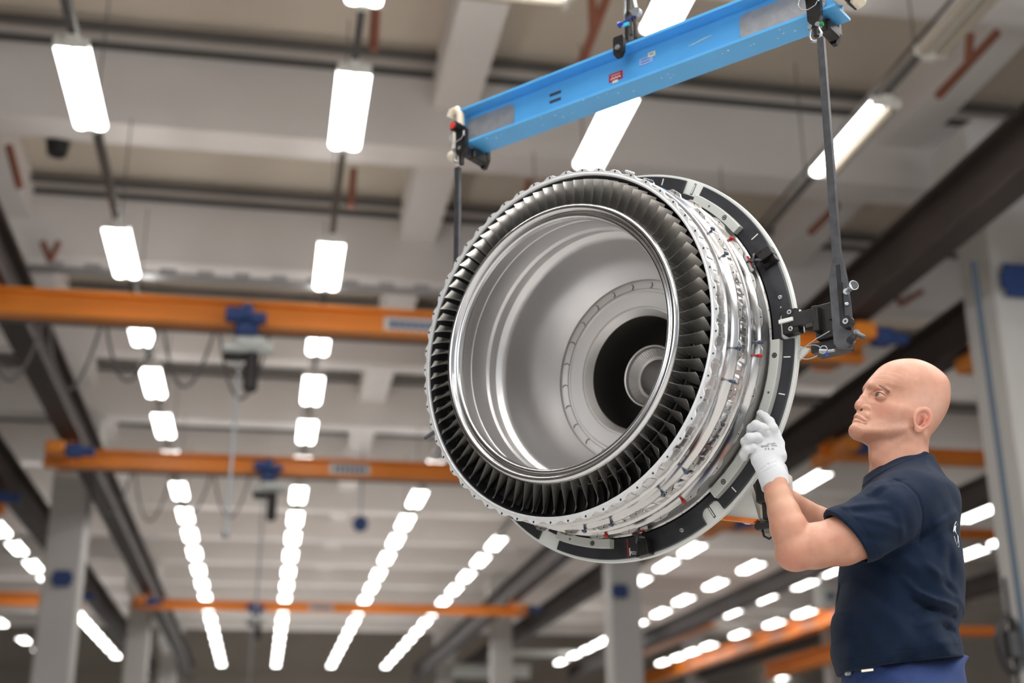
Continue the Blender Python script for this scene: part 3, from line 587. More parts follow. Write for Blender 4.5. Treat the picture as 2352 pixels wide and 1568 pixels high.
# ------------------------------------------------------------------ suspension bars
def susp(sg, label, ztop):
    x0 = sg*.603 if sg > 0 else -.53; t = thing('suspension_bar', label, 'bar', BM @ Matrix.Translation((x0+(.014 if sg > 0 else 0), 0, -.018)) @ Matrix.Rotation(.024 if sg > 0 else 0, 4, 'Y'), 'steel bars holding the lifting ring')
    s = MB(); hx = .0135; poly = [(-.0085, ztop), (.0085, ztop), (.0095, .155), (.020, .075), (.0235, .015), (.024, -.080), (.017, -.089), (-.013, -.082), (-.0205, -.070), (-.0215, .085), (-.0095, .13)]
    s.prism(poly, -.058, -.046, ((0, 0, 0), (sg, 0, 0), (0, 0, 1), (0, 1, 0)))
    if sg < 0: poly = poly[::1]
    sharp(s.build('flat_bar', M['strap'], t))
    q = MB(); q.box((sg*.003, -.0585, .075), (.0045, .0015, .038), mi=1); q.box((sg*.005, -.0600, .025), (.0050, .003, .045), mi=0, bev=.001); q.build('slide_rail', [M['blackmetal'], M['dark_inner']], t)
    q = MB(); q.cyl((sg*.011, -.059, -.012), (sg*.011, -.074, -.012), .0145, n=28); q.cyl((sg*.011, -.074, -.012), (sg*.011, -.0765, -.012), .0068, n=18, mi=1); q.cyl((sg*.011, -.0765, -.012), (sg*.011, -.0768, -.012), .003, n=6, mi=2); mesh_in(q.build('pivot_washer', [M['blackmetal'], M['bolt'], M['dark_inner']], t), Matrix.Translation((sg*.008, 0, -.019)))
    q = MB(); KZ = Matrix.Translation((sg*.006, 0, -.030)); q.cyl((sg*.012, -.058, .072), (sg*.016, -.066, .072), .0075, n=14); q.cyl((sg*.013, -.060, .072), (sg*.034, -.078, .0735), .0045, n=12); q.cyl((sg*.026, -.072, .073), (sg*.034, -.079, .0735), .006, n=12); q.cyl((sg*.034, -.079, .0735), (sg*.044, -.087, .074), .007, .0115, n=18); q.cyl((sg*.044, -.087, .074), (sg*.0445, -.0875, .074), .0095, n=18, mi=1); mesh_in(q.build('pull_knob', [M['shackle'], M['strap']], t), KZ)
    q = MB(); q.sphere((sg*.012, -.061, .044), .005); mesh_in(q.build('stop_screw', M['bolt'], t), KZ)
    q = MB(); q.cyl((sg*.013, -.058, -.058), (sg*.013, -.066, -.058), .013, .012, n=6); q.cyl((sg*.014, -.066, -.058), (sg*.034, -.082, -.053), .0078, n=16); 
    for k in range(5): c_ = np.array((sg*(.017+.003*k), -.0685-.0024*k, -.0573+.0008*k)); q.cyl(c_, c_+np.array((sg*.0014, -.0011, .0003)), .0086, n=16)
    q.cyl((sg*.034, -.082, -.053), (sg*.044, -.090, -.050), .0085, n=16); q.cyl((sg*.042, -.088, -.052), (sg*.062, -.100, -.067), .0062, .0055, n=12); q.sphere((sg*.062, -.100, -.067), .0058); mesh_in(q.build('clamp_lever', M['strap'], t), Matrix.Translation((sg*.006, 0, -.018)))
    return t
susp(1, 'long worn steel bar with knobs and lever, right of the turbine', .708)
susp(-1, 'dark steel bar hanging behind the upper left of the turbine', .738)
# shackles
def shackle(x, z, label, gr):
    t = thing('shackle', label, 'shackle', BM @ Matrix.Translation((x, -.052, z)), 'galvanised shackles')
    b = MB(); b.tube([(-.010, 0, .028), (-.011, 0, .016), (-.015, 0, .004), (-.012, 0, -.008), (0, 0, -.014), (.012, 0, -.008), (.015, 0, .004), (.011, 0, .016), (.010, 0, .028)], .0042, 10); b.cyl((-.010, -.008, .028), (-.010, .008, .028), .0062, n=12); b.cyl((.010, -.008, .028), (.010, .008, .028), .0062, n=12); b.build('bow', M['shackle'], t)
    b = MB(); b.cyl((-.017, 0, .028), (.016, 0, .028), .0038, n=10); b.cyl((.016, 0, .028), (.022, 0, .028), .0062, n=6); b.build('pin', M['green'] if gr else M['shackle'], t)
shackle(.621, .700, 'galvanised shackle with green pin above the long steel bar', True); shackle(-.53, .752, 'small galvanised shackle under the far left end of the blue beam', False)
# ------------------------------------------------------------------ blue lifting beam
TB = math.radians(1.35); BBM = BM @ Matrix.Translation((.05, 0, .785)) @ Matrix.Rotation(TB, 4, 'Y')
lb_ = thing('lifting_beam', 'bright blue steel lifting beam crossing the top of the picture', 'beam', BBM)
XA, XB_ = -.60, .625
b = MB(); ibeam(b, (XA, 0, .062), (XB_, 0, .062), .084, .124, .008); o = b.build('steel_section', M['blue'], lb_); 
for sx, x0, x1 in ((0, -.585, -.405), (1, .345, .585)):
    q = MB(); z0, z1 = .026, .100; c_ = .012; q.prism([(x0, z0+c_), (x0+c_, z0), (x1-c_, z0), (x1, z0+c_), (x1, z1-c_), (x1-c_, z1), (x0+c_, z1), (x0, z1-c_)], -.0065, -.0035, ((0, 0, 0), (1, 0, 0), (0, 0, 1), (0, 1, 0))); q.build('grip_plate', M['plate'], lb_)
q = MB()
for x in (-.475, -.435, -.395, .36, .41, .46): q.cyl((x, -.0045, .017), (x, -.0038, .017), .0052, n=14)
q.build('bolt_hole', M['bluedark'], lb_)
q = MB(); q.box((-.255, -.0048, .079), (.020, .0006, .0042)); q.box((-.255, -.0048, .057), (.020, .0006, .0042)); q.build('black_stripes', M['ink'], lb_)
q = MB(); q.box((-.045, -.0048, .060), (.023, .0006, .0125)); st = q.build('warning_sticker', M['stickerred'], lb_)
q = MB()
for i in range(7): q.box((-.06+i*.005, -.0056, .0555+.0022*(i % 2)), (.0019, .0002, .0022))
q.box((-.045, -.0056, .0655), (.016, .0002, .0008)); q.build('lettering', M['stickerwhite'], st)
q = MB(); q.box((-.047, -.0052, .0445), (.0085, .0008, .0042)); q.build('paper_label', M['stickerwhite'], lb_)
q = MB(); q.box((.055, -.0048, .074), (.0215, .0006, .0105)); pl = q.build('pale_label', M['stickerblue'], lb_)
q = MB()
for i in range(9): q.box((.041+i*.0032, -.0056, .0785), (.0011, .0002, .0012)); q.box((.041+i*.0032, -.0056, .0700), (.0011, .0002, .0012))
q.build('lettering', M['bluepin'], pl)
q = MB(); q.box((.074, -.0054, .0865), (.0115, .0006, .0070)); pl = q.build('number_label', M['stickerwhite'], lb_)
text('940', Matrix.Translation((.074, -.0063, .0865)) @ Matrix.Rotation(PI/2, 4, 'X'), .0095, M['ink'], pl, ext=.0001)
q = MB()
for i in range(26):
    x = RNG.uniform(-.5, .5); q.box((x, -.0405+RNG.uniform(0, .05), -.0003), (RNG.uniform(.0006, .003), .0006+.002*RNG.random(), .0002), mi=0)
for i in range(5): q.box((.20+i*.012, -.0043, .069+i*.0015), (.012, .0003, .0004))
q.build('paint_scratches', M['stickerwhite'], lb_)
# middle lifting lug with link
t = thing('lifting_lug', 'black clevis and chain links gripping the top of the blue beam', 'lug', BBM @ Matrix.Translation((-.002, 0, .124)))
for sx in (-1, 1):
    q = MB(); q.prism([(-.017, .016), (-.015, .024), (.015, .024), (.017, .016), (.017, -.028), (.008, -.042), (-.008, -.042), (-.017, -.028)], sx*.050-.005, sx*.050+.005, ((0, 0, 0), (1, 0, 0), (0, 0, 1), (0, 1, 0))); q.build('cheek_plate', M['blackmetal'], t)
q = MB(); q.box((0, 0, .012), (.010, .052, .009), bev=.002); q.box((.001, 0, .040), (.0075, .014, .034), bev=.002); q.box((.026, .0, .014), (.03, .012, .013), bev=.002); q.build('clevis_body', M['blackmetal'], t)
q = MB(); q.cyl((0, -.056, -.014), (0, -.061, -.014), .0085, n=6); q.cyl((0, -.061, -.014), (0, -.063, -.014), .005, n=12); q.build('clevis_bolt', M['shackle'], t)
q = MB(); q.tube([(-.006, -.0, .05), (-.007, 0, .12), (0, 0, .135), (.007, 0, .12), (.006, 0, .05)], .0055, 10); q.tube([(.022, 0, .035), (.023, 0, .075), (.017, 0, .10), (.012, 0, .11)], .0055, 10); q.build('chain_link', M['blackmetal'], t)
q = MB(); q.box((-.002, -.008, .083), (.009, .005, .006), bev=.001); q.build('cyan_tape', M['cyan'], t)
q = MB(); q.cyl((-.028, 0, .098), (.03, 0, .108), .0055, n=12); q.cyl((-.034, 0, .097), (-.026, 0, .0985), .009, n=6); q.build('blue_pin', M['bluepin'], t)
q = MB(); q.tube([(-.012, .004, .09), (-.014, .004, .13), (-.01, .004, .17)], .006, 8); q.cyl((.028, -.008, .115), (.028, .008, .115), .013, n=18); q.tube([(.025, 0, .12), (.02, 0, .15), (.015, 0, .18)], .007, 8); q.build('shackle_bow', M['shackle'], t)
q = MB(); q.cyl((0, 0, .13), (0, 0, .9), .006, n=8); q.build('lifting_rope', M['blackmetal'], t)
q = MB(); q.cyl((0, 0, .9), (.0, 0, hz(.9)-2.8), .02, n=8); q.build('hoist_chain', M['shackle'], t)
tag(MB().sphere(at_y(1362, -18, 4.2), .03, 16, sc_=(1, .6, 1)).cyl(at_y(1362, -18, 4.2), at_y(1362, -18, 4.2)+np.array([0, 0, 3.3]), .004, n=6).build('pendant_button', M['redbtn']), 'red rounded pendant peeping in at the top edge above the beam', 'pendant')
# end hooks (beam ends): black sliders with red buttons, cream bumpers
def end_slider(x, label, sg):
    t = thing('beam_slider', label, 'slider', BBM @ Matrix.Translation((x, 0, 0)), 'sliders on the blue beam')
    for sy in (-1, 1):
        q = MB(); q.prism([(-.020, .040), (-.012, .052), (.010, .052), (.018, .040), (.018, -.022), (.006, -.046), (-.006, -.046), (-.018, -.026)], sy*.052-.007, sy*.052+.007, ((0, 0, 0), (1, 0, 0), (0, 0, 1), (0, 1, 0))); q.build('cheek_plate', M['blackmetal'], t)
    q = MB(); q.box((0, 0, -.024), (.012, .056, .014), bev=.003); q.box((.006, .012, -.024), (.015, .030, .017), bev=.004); q.box((0, -.052, -.052), (.0065, .006, .022), bev=.002); q.build('slider_body', M['blackmetal'], t)
    q = MB(); q.cyl((-.012, -.052, .050), (-.016, -.075, .052), .016, n=20); q.build('button_housing', M['blackmetal'], t)
    q = MB(); q.cyl((-.016, -.075, .052), (-.0168, -.080, .0522), .011, n=20); q.build('red_button', M['redbtn'], t)
    q = MB(); q.tube([(-.030, -.066, .040), (-.034, -.07, .02), (-.026, -.072, .002), (-.008, -.072, -.004), (.010, -.068, .004), (.016, -.062, .022)], .0012, 6); q.cyl((.016, -.064, .014), (.016, -.064, .03), .003, n=8); q.cyl((-.030, -.066, .038), (-.026, -.064, .05), .0026, n=8); q.build('retaining_wire', M['shackle'], t)
    return t
end_slider(.575, 'black slider with red button near the top right end of the blue beam', 1); end_slider(-.565, 'blurred black slider with red button at the left end of the blue beam', -1)
t = thing('edge_bumper', 'cream foam bumper with black band on the right end of the blue beam', 'bumper', BBM @ Matrix.Translation((XB_, 0, 0)))
q = MB(); q.box((.012, -.030, .030), (.020, .022, .016), bev=.006); q.box((.020, -.005, .058), (.016, .03, .03), bev=.006); q.build('foam_block', M['cream'], t)
q = MB(); q.box((.028, -.020, .018), (.010, .028, .017), (.8, 0, .6), (0, 1, 0), (-.6, 0, .8), bev=.002); q.box((.026, -.03, .062), (.006, .01, .03), bev=.002); q.build('black_band', M['blackmetal'], t)
q = MB(); q.box((.045, -.018, .012), (.016, .022, .018), (.8, 0, .6), (0, 1, 0), (-.6, 0, .8), bev=.007); q.build('foam_nose', M['cream'], t)
t = thing('edge_bumper', 'cream foam bumper hooked over the left end of the blue beam', 'bumper', BBM @ Matrix.Translation((XA, 0, 0)))
q = MB(); q.tube([(.012, -.035, .06), (.010, -.035, .112), (-.004, -.035, .130), (-.022, -.035, .128), (-.030, -.035, .112)], .0125, 12); q.tube([(-.012, -.03, .085), (-.014, -.03, .01), (-.012, -.03, -.015)], .008, 10); q.sphere((-.018, -.03, -.02), .02, 12, sc_=(1, 1, .8)); q.sphere((.004, -.03, -.04), .016, 12); q.build('foam_hook', M['cream'], t)
# ------------------------------------------------------------------ pale case with orange edge behind the ring
P = on_plane(1735, 1160, C0+Nw*.37, np.cross(HR, BZ)); tc_ = thing('control_case', 'white hanging control case with orange lower edge behind the glove', 'case', frame(P, HR, np.cross(BZ, HR), BZ))
q = MB(); q.prism([(-.105, -.012), (.018, -.042), (-.010, .08), (-.10, .10)], -.02, .0, ((0, 0, 0), (1, 0, 0), (0, 0, 1), (0, 1, 0))); q.build('side_panel', M['white'], tc_)
q = MB(); q.prism([(-.105, -.012), (-.115, -.018), (.005, -.047), (.018, -.040)], -.028, .0, ((0, 0, 0), (1, 0, 0), (0, 0, 1), (0, 1, 0))); q.build('orange_edge', M['orange'], tc_)
q = MB(); q.box((.045, .02, .015), (.034, .03, .056), bev=.006); q.build('case_body', M['cream'], tc_)
q = MB(); q.box((.037, -.022, .035), (.0165, .016, .040), bev=.004); q.box((.035, -.018, -.02), (.005, .008, .022), bev=.001); q.build('grip', M['blackmetal'], tc_)
q = MB(); q.box((.044, .0, -.056), (.038, .03, .009), bev=.004); q.tube([(.018, -.01, -.06), (.022, -.01, -.078), (.035, -.01, -.086), (.050, -.01, -.078), (.055, -.01, -.06)], .0028, 8); q.build('base_and_cable', M['blackmetal'], tc_)
# ------------------------------------------------------------------ person (coordinates: x right, y away from the eye, z up)
YW = math.radians(10.55); HD = np.array([math.sin(YW), math.cos(YW), 0]); RT = np.array([math.cos(YW), -math.sin(YW), 0])
PB = np.array([.93, 3.02, 0.0])                       # foot of the person in that frame
MM = frame(RT*PB[0]+HD*PB[1], RT, HD, (0, 0, 1))
def mp(px, py, D):
    P = on_plane(px, py, HD*D, HD); return np.array([P@RT, D, P[2]])-PB
def mpx(pts, D): return np.array([mp(x, y, D) for x, y in pts])
def surface_nets(f, lo, hi, h):
    lo = np.array(lo, float); n = np.ceil((np.array(hi)-lo)/h).astype(int)+1
    ax = [np.arange(n[i], dtype=np.float32)*h+lo[i] for i in range(3)]
    V = np.empty(n, np.float32)
    for i0 in range(0, n[0], 24):
        xs = ax[0][i0:i0+24]; X, Y, Z = np.meshgrid(xs, ax[1], ax[2], indexing='ij'); V[i0:i0+24] = f(np.stack([X.ravel(), Y.ravel(), Z.ravel()], 1)).reshape(X.shape)
    V[0] = V[-1] = 1; V[:, 0] = V[:, -1] = 1; V[:, :, 0] = V[:, :, -1] = 1
    ins = V < 0; c = ins[:-1, :-1, :-1].astype(np.int8)
    for d in ((1, 0, 0), (0, 1, 0), (0, 0, 1), (1, 1, 0), (1, 0, 1), (0, 1, 1), (1, 1, 1)):
        c = c+ins[d[0]:n[0]-1+d[0], d[1]:n[1]-1+d[1], d[2]:n[2]-1+d[2]]
    act = (c > 0) & (c < 8); idx = -np.ones(act.shape, np.int64); ii = np.argwhere(act); idx[act] = np.arange(len(ii))
    acc = np.zeros((len(ii), 3)); cnt = np.zeros(len(ii))
    cor = [(a, b, d) for a in (0, 1) for b in (0, 1) for d in (0, 1)]
    for a in cor:
        for k in range(3):
            if a[k]: continue
            b = list(a); b[k] = 1
            va = V[ii[:, 0]+a[0], ii[:, 1]+a[1], ii[:, 2]+a[2]]; vb = V[ii[:, 0]+b[0], ii[:, 1]+b[1], ii[:, 2]+b[2]]
            m_ = (va < 0) != (vb < 0); t = np.where(m_, va/np.where(m_, va-vb, 1), 0); p = np.tile(np.array(a, float), (len(ii), 1)); p[:, k] = t
            acc += p*m_[:, None]; cnt += m_
    P = (ii+acc/cnt[:, None])*h+lo
    e_ = h*.5                                            # pull the vertices onto the surface
    for _ in range(2):
        v0 = f(P.astype(np.float32)); g = np.stack([f((P+e_*np.eye(3)[k]).astype(np.float32))-f((P-e_*np.eye(3)[k]).astype(np.float32)) for k in range(3)], 1)/(2*e_)
        P = P-g*np.clip(v0/np.maximum((g**2).sum(1), .05), -h*.7, h*.7)[:, None]
    faces = []
    for k in range(3):
        o1, o2 = [(1, 2), (2, 0), (0, 1)][k]; sl = [slice(None)]*3; sh_ = [slice(None)]*3; sl[k] = slice(0, n[k]-1); sh_[k] = slice(1, n[k])
        A_, B_ = ins[tuple(sl)], ins[tuple(sh_)]; e = np.argwhere(A_ != B_); e = e[(e[:, o1] > 0) & (e[:, o2] > 0) & (e[:, o1] < n[o1]-1) & (e[:, o2] < n[o2]-1)]
        q = []
        for d1, d2 in ((1, 1), (0, 1), (0, 0), (1, 0)): t = e.copy(); t[:, o1] -= d1; t[:, o2] -= d2; q.append(idx[t[:, 0], t[:, 1], t[:, 2]])
        q = np.stack(q, 1); fl = A_[e[:, 0], e[:, 1], e[:, 2]]; q[~fl] = q[~fl][:, ::-1]; faces.append(q)
    return P, np.concatenate(faces)
def sdf_obj(name, parts, mats, parent, matfn=None):
    vs = []; fs = []; off = 0
    for f, lo, hi, h in parts: P, q = surface_nets(f, lo, hi, h); vs.append(P); fs.append(q+off); off += len(P)
    P = np.concatenate(vs); q = np.concatenate(fs); me = bpy.data.meshes.new(name)
    me.vertices.add(len(P)); me.vertices.foreach_set('co', P.astype(np.float32).ravel()); me.loops.add(len(q)*4); me.loops.foreach_set('vertex_index', q.ravel().astype(np.int32))
    me.polygons.add(len(q)); me.polygons.foreach_set('loop_start', np.arange(0, len(q)*4, 4, dtype=np.int32)); me.polygons.foreach_set('loop_total', np.full(len(q), 4, np.int32)); me.update(calc_edges=True); me.validate()
    for m_ in (mats if isinstance(mats, list) else [mats]): me.materials.append(m_)
    me.polygons.foreach_set('use_smooth', [True]*len(me.polygons)); o = bpy.data.objects.new(name, me); COL.objects.link(o); o.parent = parent; return o
def smin(a, b, k): h = np.clip(.5+.5*(b-a)/k, 0, 1); return b+(a-b)*h-k*h*(1-h)
def smax(a, b, k): return -smin(-a, -b, k)
def sph(p, c, r): return np.linalg.norm(p-np.array(c, np.float32), axis=1)-r
def ell(p, c, rad, B=None):
    q = p-np.array(c, np.float32); q = q@np.array(B).T if B is not None else q
    r = np.array(rad, np.float32); k0 = np.linalg.norm(q/r, axis=1); k1 = np.linalg.norm(q/(r*r), axis=1)+1e-9; return k0*(k0-1)/k1
def cap(p, a, b, ra, rb=None, flat=None):
    a = np.array(a, np.float32); b = np.array(b, np.float32); rb = ra if rb is None else rb; d = b-a; t = np.clip((p-a)@d/(d@d), 0, 1); q = p-a-t[:, None]*d
    if flat is not None: q = q*np.array(flat, np.float32)
    return np.linalg.norm(q, axis=1)-(ra+(rb-ra)*t)
def chain(p, pts, k=.006, flat=None):
    out = None
    for (a, ra), (b, rb) in zip(pts, pts[1:]):
        d = cap(p, a, b, ra, rb, flat); out = d if out is None else smin(out, d, k)
    return out
def seg2(p, a, b):                                      # distance in the side view (x,z)
    q = p[:, [0, 2]]; a = np.array([a[0], a[2]], np.float32); b = np.array([b[0], b[2]], np.float32); d = b-a; t = np.clip((q-a)@d/(d@d+1e-12), 0, 1); return np.linalg.norm(q-a-t[:, None]*d, axis=1), t
def crom(pts, n=5):
    P = np.array(pts, float); N = len(P); out = []
    for i in range(N):
        p0, p1, p2, p3 = P[i-1], P[i], P[(i+1) % N], P[(i+2) % N]
        for t in np.arange(n)/n: out.append(.5*((2*p1)+(-p0+p2)*t+(2*p0-5*p1+4*p2-p3)*t*t+(-p0+3*p1-3*p2+p3)*t**3))
    return np.array(out)
class Outline:                                          # inside distance to a side-view outline, sampled on a grid
    def __init__(s, pts, h=.0015):
        P = crom(pts); s.lo = P.min(0)-.12; s.h = h; n = np.ceil((P.max(0)+.12-s.lo)/h).astype(int)+1; s.n = n
        X, Z = np.meshgrid(np.arange(n[0])*h+s.lo[0], np.arange(n[1])*h+s.lo[1], indexing='ij'); q = np.stack([X.ravel(), Z.ravel()], 1).astype(np.float32)
        d = np.full(len(q), 1e9, np.float32); sg = np.zeros(len(q), bool)
        for a, b in zip(P, np.roll(P, -1, 0)):
            e = b-a; w_ = q-a.astype(np.float32); t = np.clip(w_@e/(e@e+1e-12), 0, 1); d = np.minimum(d, ((w_-t[:, None]*e)**2).sum(1))
            cnd = ((a[1] > q[:, 1]) != (b[1] > q[:, 1])); xx = a[0]+(q[:, 1]-a[1])*e[0]/(e[1] if abs(e[1]) > 1e-12 else 1e-12); sg ^= cnd & (q[:, 0] < xx)
        s.D = np.where(sg, np.sqrt(d), -np.sqrt(d)).reshape(n).astype(np.float32)
    def __call__(s, x, z):
        u = np.clip((x-s.lo[0])/s.h, 0, s.n[0]-1.01); v = np.clip((z-s.lo[1])/s.h, 0, s.n[1]-1.01); i = u.astype(int); j = v.astype(int); fu = u-i; fv = v-j
        return s.D[i, j]*(1-fu)*(1-fv)+s.D[i+1, j]*fu*(1-fv)+s.D[i, j+1]*(1-fu)*fv+s.D[i+1, j+1]*fu*fv
def inflate(D, y, k, w): dp = np.clip(D, 0, k); return y*y*k/(2*w*w)-D*(D < 0)*1.0-(dp-dp*dp/(2*k))
def sst(x, a, b): t = np.clip((x-a)/(b-a), 0, 1); return t*t*(3-2*t)
# --- head
DH = 3.02
HC = mp(2085, 905, DH); T27 = math.radians(27)
fA = np.array([-math.cos(T27), 0, math.sin(T27)]); uA = np.array([math.sin(T27), 0, math.cos(T27)])
head_px = [(2010, 1095), (2004, 1060), (2001, 1045), (1996, 1024.5), (1985.7, 1017), (1971.4, 1008), (1957, 1000), (1951.5, 989), (1953.5, 980), (1959.5, 973.5), (1960.5, 966.5), (1963.5, 959.5), (1963.5, 955), (1968.5, 947), (1974, 938), (1980, 924), (1985, 910), (1989.5, 899), (1989, 889), (1990, 881), (1996, 871), (2010, 855),
           (2026.5, 838.8), (2047, 829.6), (2069.4, 826.5), (2091.8, 828.6), (2114, 836.7), (2134.7, 849), (2153, 865.3), (2165, 883.7), (2170.5, 903), (2170.5, 926), (2165, 951), (2153.5, 973.5), (2141, 992), (2130, 1006), (2125, 1016), (2124.5, 1027), (2125, 1045), (2132, 1085), (2130, 1130), (2010, 1135)]
yawh = math.radians(17); cyh, syh = math.cos(yawh), math.sin(yawh)
def to_head(p): q = p-HC.astype(np.float32); return np.stack([q[:, 0]*cyh+q[:, 1]*syh, -q[:, 0]*syh+q[:, 1]*cyh, q[:, 2]], 1)+HC.astype(np.float32)
def from_head(p): q = np.array(p)-HC; return np.array([q[0]*cyh-q[1]*syh, q[0]*syh+q[1]*cyh, q[2]])+HC
def hpos(px, py, s):                                    # local head point at side s (near side) that shows at this pixel
    D = DH-s
    for _ in range(4):
        P = mp(px, py, D); q = P-HC; l = np.array([q[0]*cyh+q[1]*syh, -q[0]*syh+q[1]*cyh, q[2]])+HC; D += -(l[1]-HC[1])-s if False else (-(s)-(l[1]-HC[1]))
    return np.array([l[0], s, l[2]])
lat = .0315
ol_head = Outline([(q[0], q[2]) for q in (hpos(x, y, 0) for x, y in head_px)], .001)
def f_head(p0, detail=True):
    p = to_head(p0); y = p[:, 1]-np.float32(HC[1]); ya = np.abs(y); pm = p.copy(); pm[:, 1] = ya            # mirror: side is positive ya
    q = p-HC.astype(np.float32); u = q@fA.astype(np.float32); v = q@uA.astype(np.float32)
    D = ol_head(p[:, 0], p[:, 2])
    W_ = .0775-.015*sst(u, .02, .10)-.019*sst(-v, .0, .07)*sst(u, 0, .06)-.016*sst(-v, .075, .125)+.002*sst(v, -.02, .05)
    d = inflate(D, y, .078, W_)
    E = lambda c, s, r, B=None: ell(pm, (c[0], s, c[2]), r, B)
    bx = np.array([fA, [0, 1, 0], uA])                  # rows: forward, side, up of the tilted head
    C = lambda px, py, s: tuple(hpos(px, py, s))
    # brow, cheek, jaw, chin
    d = smin(d, cap(pm, C(2002, 886, .014), C(2038, 898, .046), .0045, .0045), .012)
    d = smin(d, cap(pm, C(2080, 992, .055), C(1982, 990, .016), .013, .0115), .022)
    d = smin(d, ell(pm, C(1967, 986, 0), (.013, .019, .0125), bx), .010)
    d = smin(d, ell(pm, C(1988, 958, .010), (.010, .016, .012), bx), .014)
    # sockets and lids
    d = smax(d, -ell(pm, C(2013, 905, lat+.003), (.0135, .019, .0115), bx), .010)
    ec = C(2024, 911, lat); dl = sph(pm, ec, .0148); d = smin(d, dl, .0035)
    # nose
    d = smin(d, chain(pm, [(C(1994, 897, 0), .0065), (C(1983, 914, 0), .0078), (C(1974, 928, 0), .0090), (C(1972.5, 933, 0), .0102)], .004), .008)
    d = smin(d, sph(pm, C(1990, 938, .0125), .0078), .005)
    d = smin(d, cap(pm, C(1978, 938, 0), C(1974, 947, 0), .0050), .004)
    d = smax(d, -ell(pm, C(1980.5, 943.5, .0068), (.0062, .0042, .0052), bx), .002)
    # mouth
    d = smin(d, chain(pm, [(C(1968.5, 954.5, 0), .0046), (C(1978, 960, .013), .0036), (C(1990, 967, .0245), .0018)], .003), .004)
    d = smin(d, chain(pm, [(C(1966.5, 966, 0), .0055), (C(1976, 968.5, .012), .0042), (C(1989, 971, .023), .0018)], .003), .004)
    if detail:
        gr = [((1963, 959), (1972, 964), .0017, .0011, .0, .010), ((1972, 964), (1984, 967.5), .0018, .0011, .010, .020), ((1984, 967.5), (1994, 968), .0010, .0012, .020, .027),
              ((2001, 906), (2000, 930), .0022, .0050, .016, .021), ((1988, 934), (1994, 940), -.0015, .0040, .012, .015),
              ((1966, 954), (1978, 959), -.0009, .0026, .002, .014), ((1978, 959), (1989, 963), -.0004, .0022, .014, .024), ((1964, 966), (1974, 970), -.0016, .0034, .002, .012), ((1974, 970), (1988, 974), -.0010, .0030, .012, .022),
              ((1962, 979), (1976, 984), .0010, .0040, .002, .014), ((1995, 927), (2000, 936), .0013, .0028, .017, .019), ((2000, 936), (1997, 946), .0015, .0028, .019, .019), ((1999, 946), (2005, 962), .0009, .0034, .023, .030), ((2005, 962), (2002, 978), .0006, .0036, .030, .031),
              ((1995, 1010), (2045, 1010), .0030, .0090, .03, .045), ((2045, 1010), (2084, 992), .0035, .0090, .045, .055), ((2064, 896), (2060, 915), .0022, .0140, .062, .064),
              ((2007, 901), (2016, 896), .0012, .0026, .022, .030), ((2016, 896), (2030, 898), .0010, .0022, .030, .040), ((2030, 898), (2038, 908), .0008, .0022, .040, .045), ((2011, 922), (2020, 926.5), .0009, .0020, .025, .033), ((2020, 926.5), (2031, 925), .0007, .0020, .033, .040), ((2037, 917), (2047, 926), .0006, .0012, .045, .05), ((2039, 912), (2050, 915), .0005, .0012, .045, .05)]
        for pl in ([(2011, 858), (2022, 861), (2034.7, 867), (2045, 873), (2053, 883)], [(2020, 849), (2033, 853), (2045, 860), (2055, 869), (2060, 877)], [(2051, 853), (2061, 860), (2069, 871)]):
            for a_, b_ in zip(pl, pl[1:]): gr.append((a_, b_, .00045, .0011, .047, .047))
        g = np.zeros(len(p), np.float32); gn = np.zeros(len(p), np.float32)
        for a_, b_, A_, w_, sa_, sb_ in gr:
            dd, _ = seg2(p, hpos(*a_, sa_), hpos(*b_, sb_)); e_ = A_*np.exp(-(dd/w_)**2)
            if A_ > 0: g = np.maximum(g, e_)
            else: gn = np.minimum(gn, e_)
        d = d+g+gn
        # eye opening
        e = pm-np.array(ec, np.float32); ax_f = np.array([fA[0]*math.cos(.42), math.sin(.42), fA[2]*math.cos(.42)]); ax_l = np.array([-fA[0]*math.sin(.42), math.cos(.42), -fA[2]*math.sin(.42)])
        ef = e@ax_f.astype(np.float32); el = e@ax_l.astype(np.float32); eu = e@uA.astype(np.float32)+.0010; g = (np.sqrt((el/.0130)**2+((eu-.0004*(1-(el/.013)**2))/.0043)**2+1e-6)-1)*.0048; g = np.maximum(g, -ef+.002); g = np.maximum(g, np.linalg.norm(e, axis=1)-.019)
        d = smax(d, -g, .0012)
        d = smin(d, chain(pm, [(tuple(np.array(ec)+.0150*(ax_f*math.cos(t)+ax_l*math.sin(t))+uA*(.0047*math.cos(t*1.15))), .0012) for t in np.linspace(-.75, .85, 7)], .001), .0015)
    # ears
    ec2 = np.array(C(2117, 965, .0775)); t_ = math.radians(31); ea = np.array([math.sin(t_)*.92, .0, math.cos(t_)]); ea /= np.linalg.norm(ea); eb = np.array([-ea[2], 0, ea[0]]); tl = .32
    en = np.array([0, 1, 0])*math.cos(tl)+(-eb)*math.sin(tl)*-1; en = np.array([-math.sin(tl), math.cos(tl), 0.0]); ea = ea-en*(ea@en); ea /= np.linalg.norm(ea); en /= np.linalg.norm(en); eb = np.cross(en, ea); BE = np.array([ea, eb, en])
    e = pm-ec2.astype(np.float32); a_ = e@ea.astype(np.float32); b_ = e@eb.astype(np.float32); c_ = e@en.astype(np.float32)
    wd = .0205-.0065*sst(-a_, .002, .030); bo = b_-.0015*sst(-a_, 0, .03); rr = np.sqrt((a_/.0320)**2+(bo/wd)**2+1e-9); er = (rr-1)*.018
    plate = np.maximum(er, np.abs(c_-.003*rr*rr)-.0022)
    rim = np.sqrt((er+.0028)**2+(c_-.0042)**2)-.0031; rim = np.where(a_ < -.020, rim+.002*sst(-a_, .02, .03), rim)
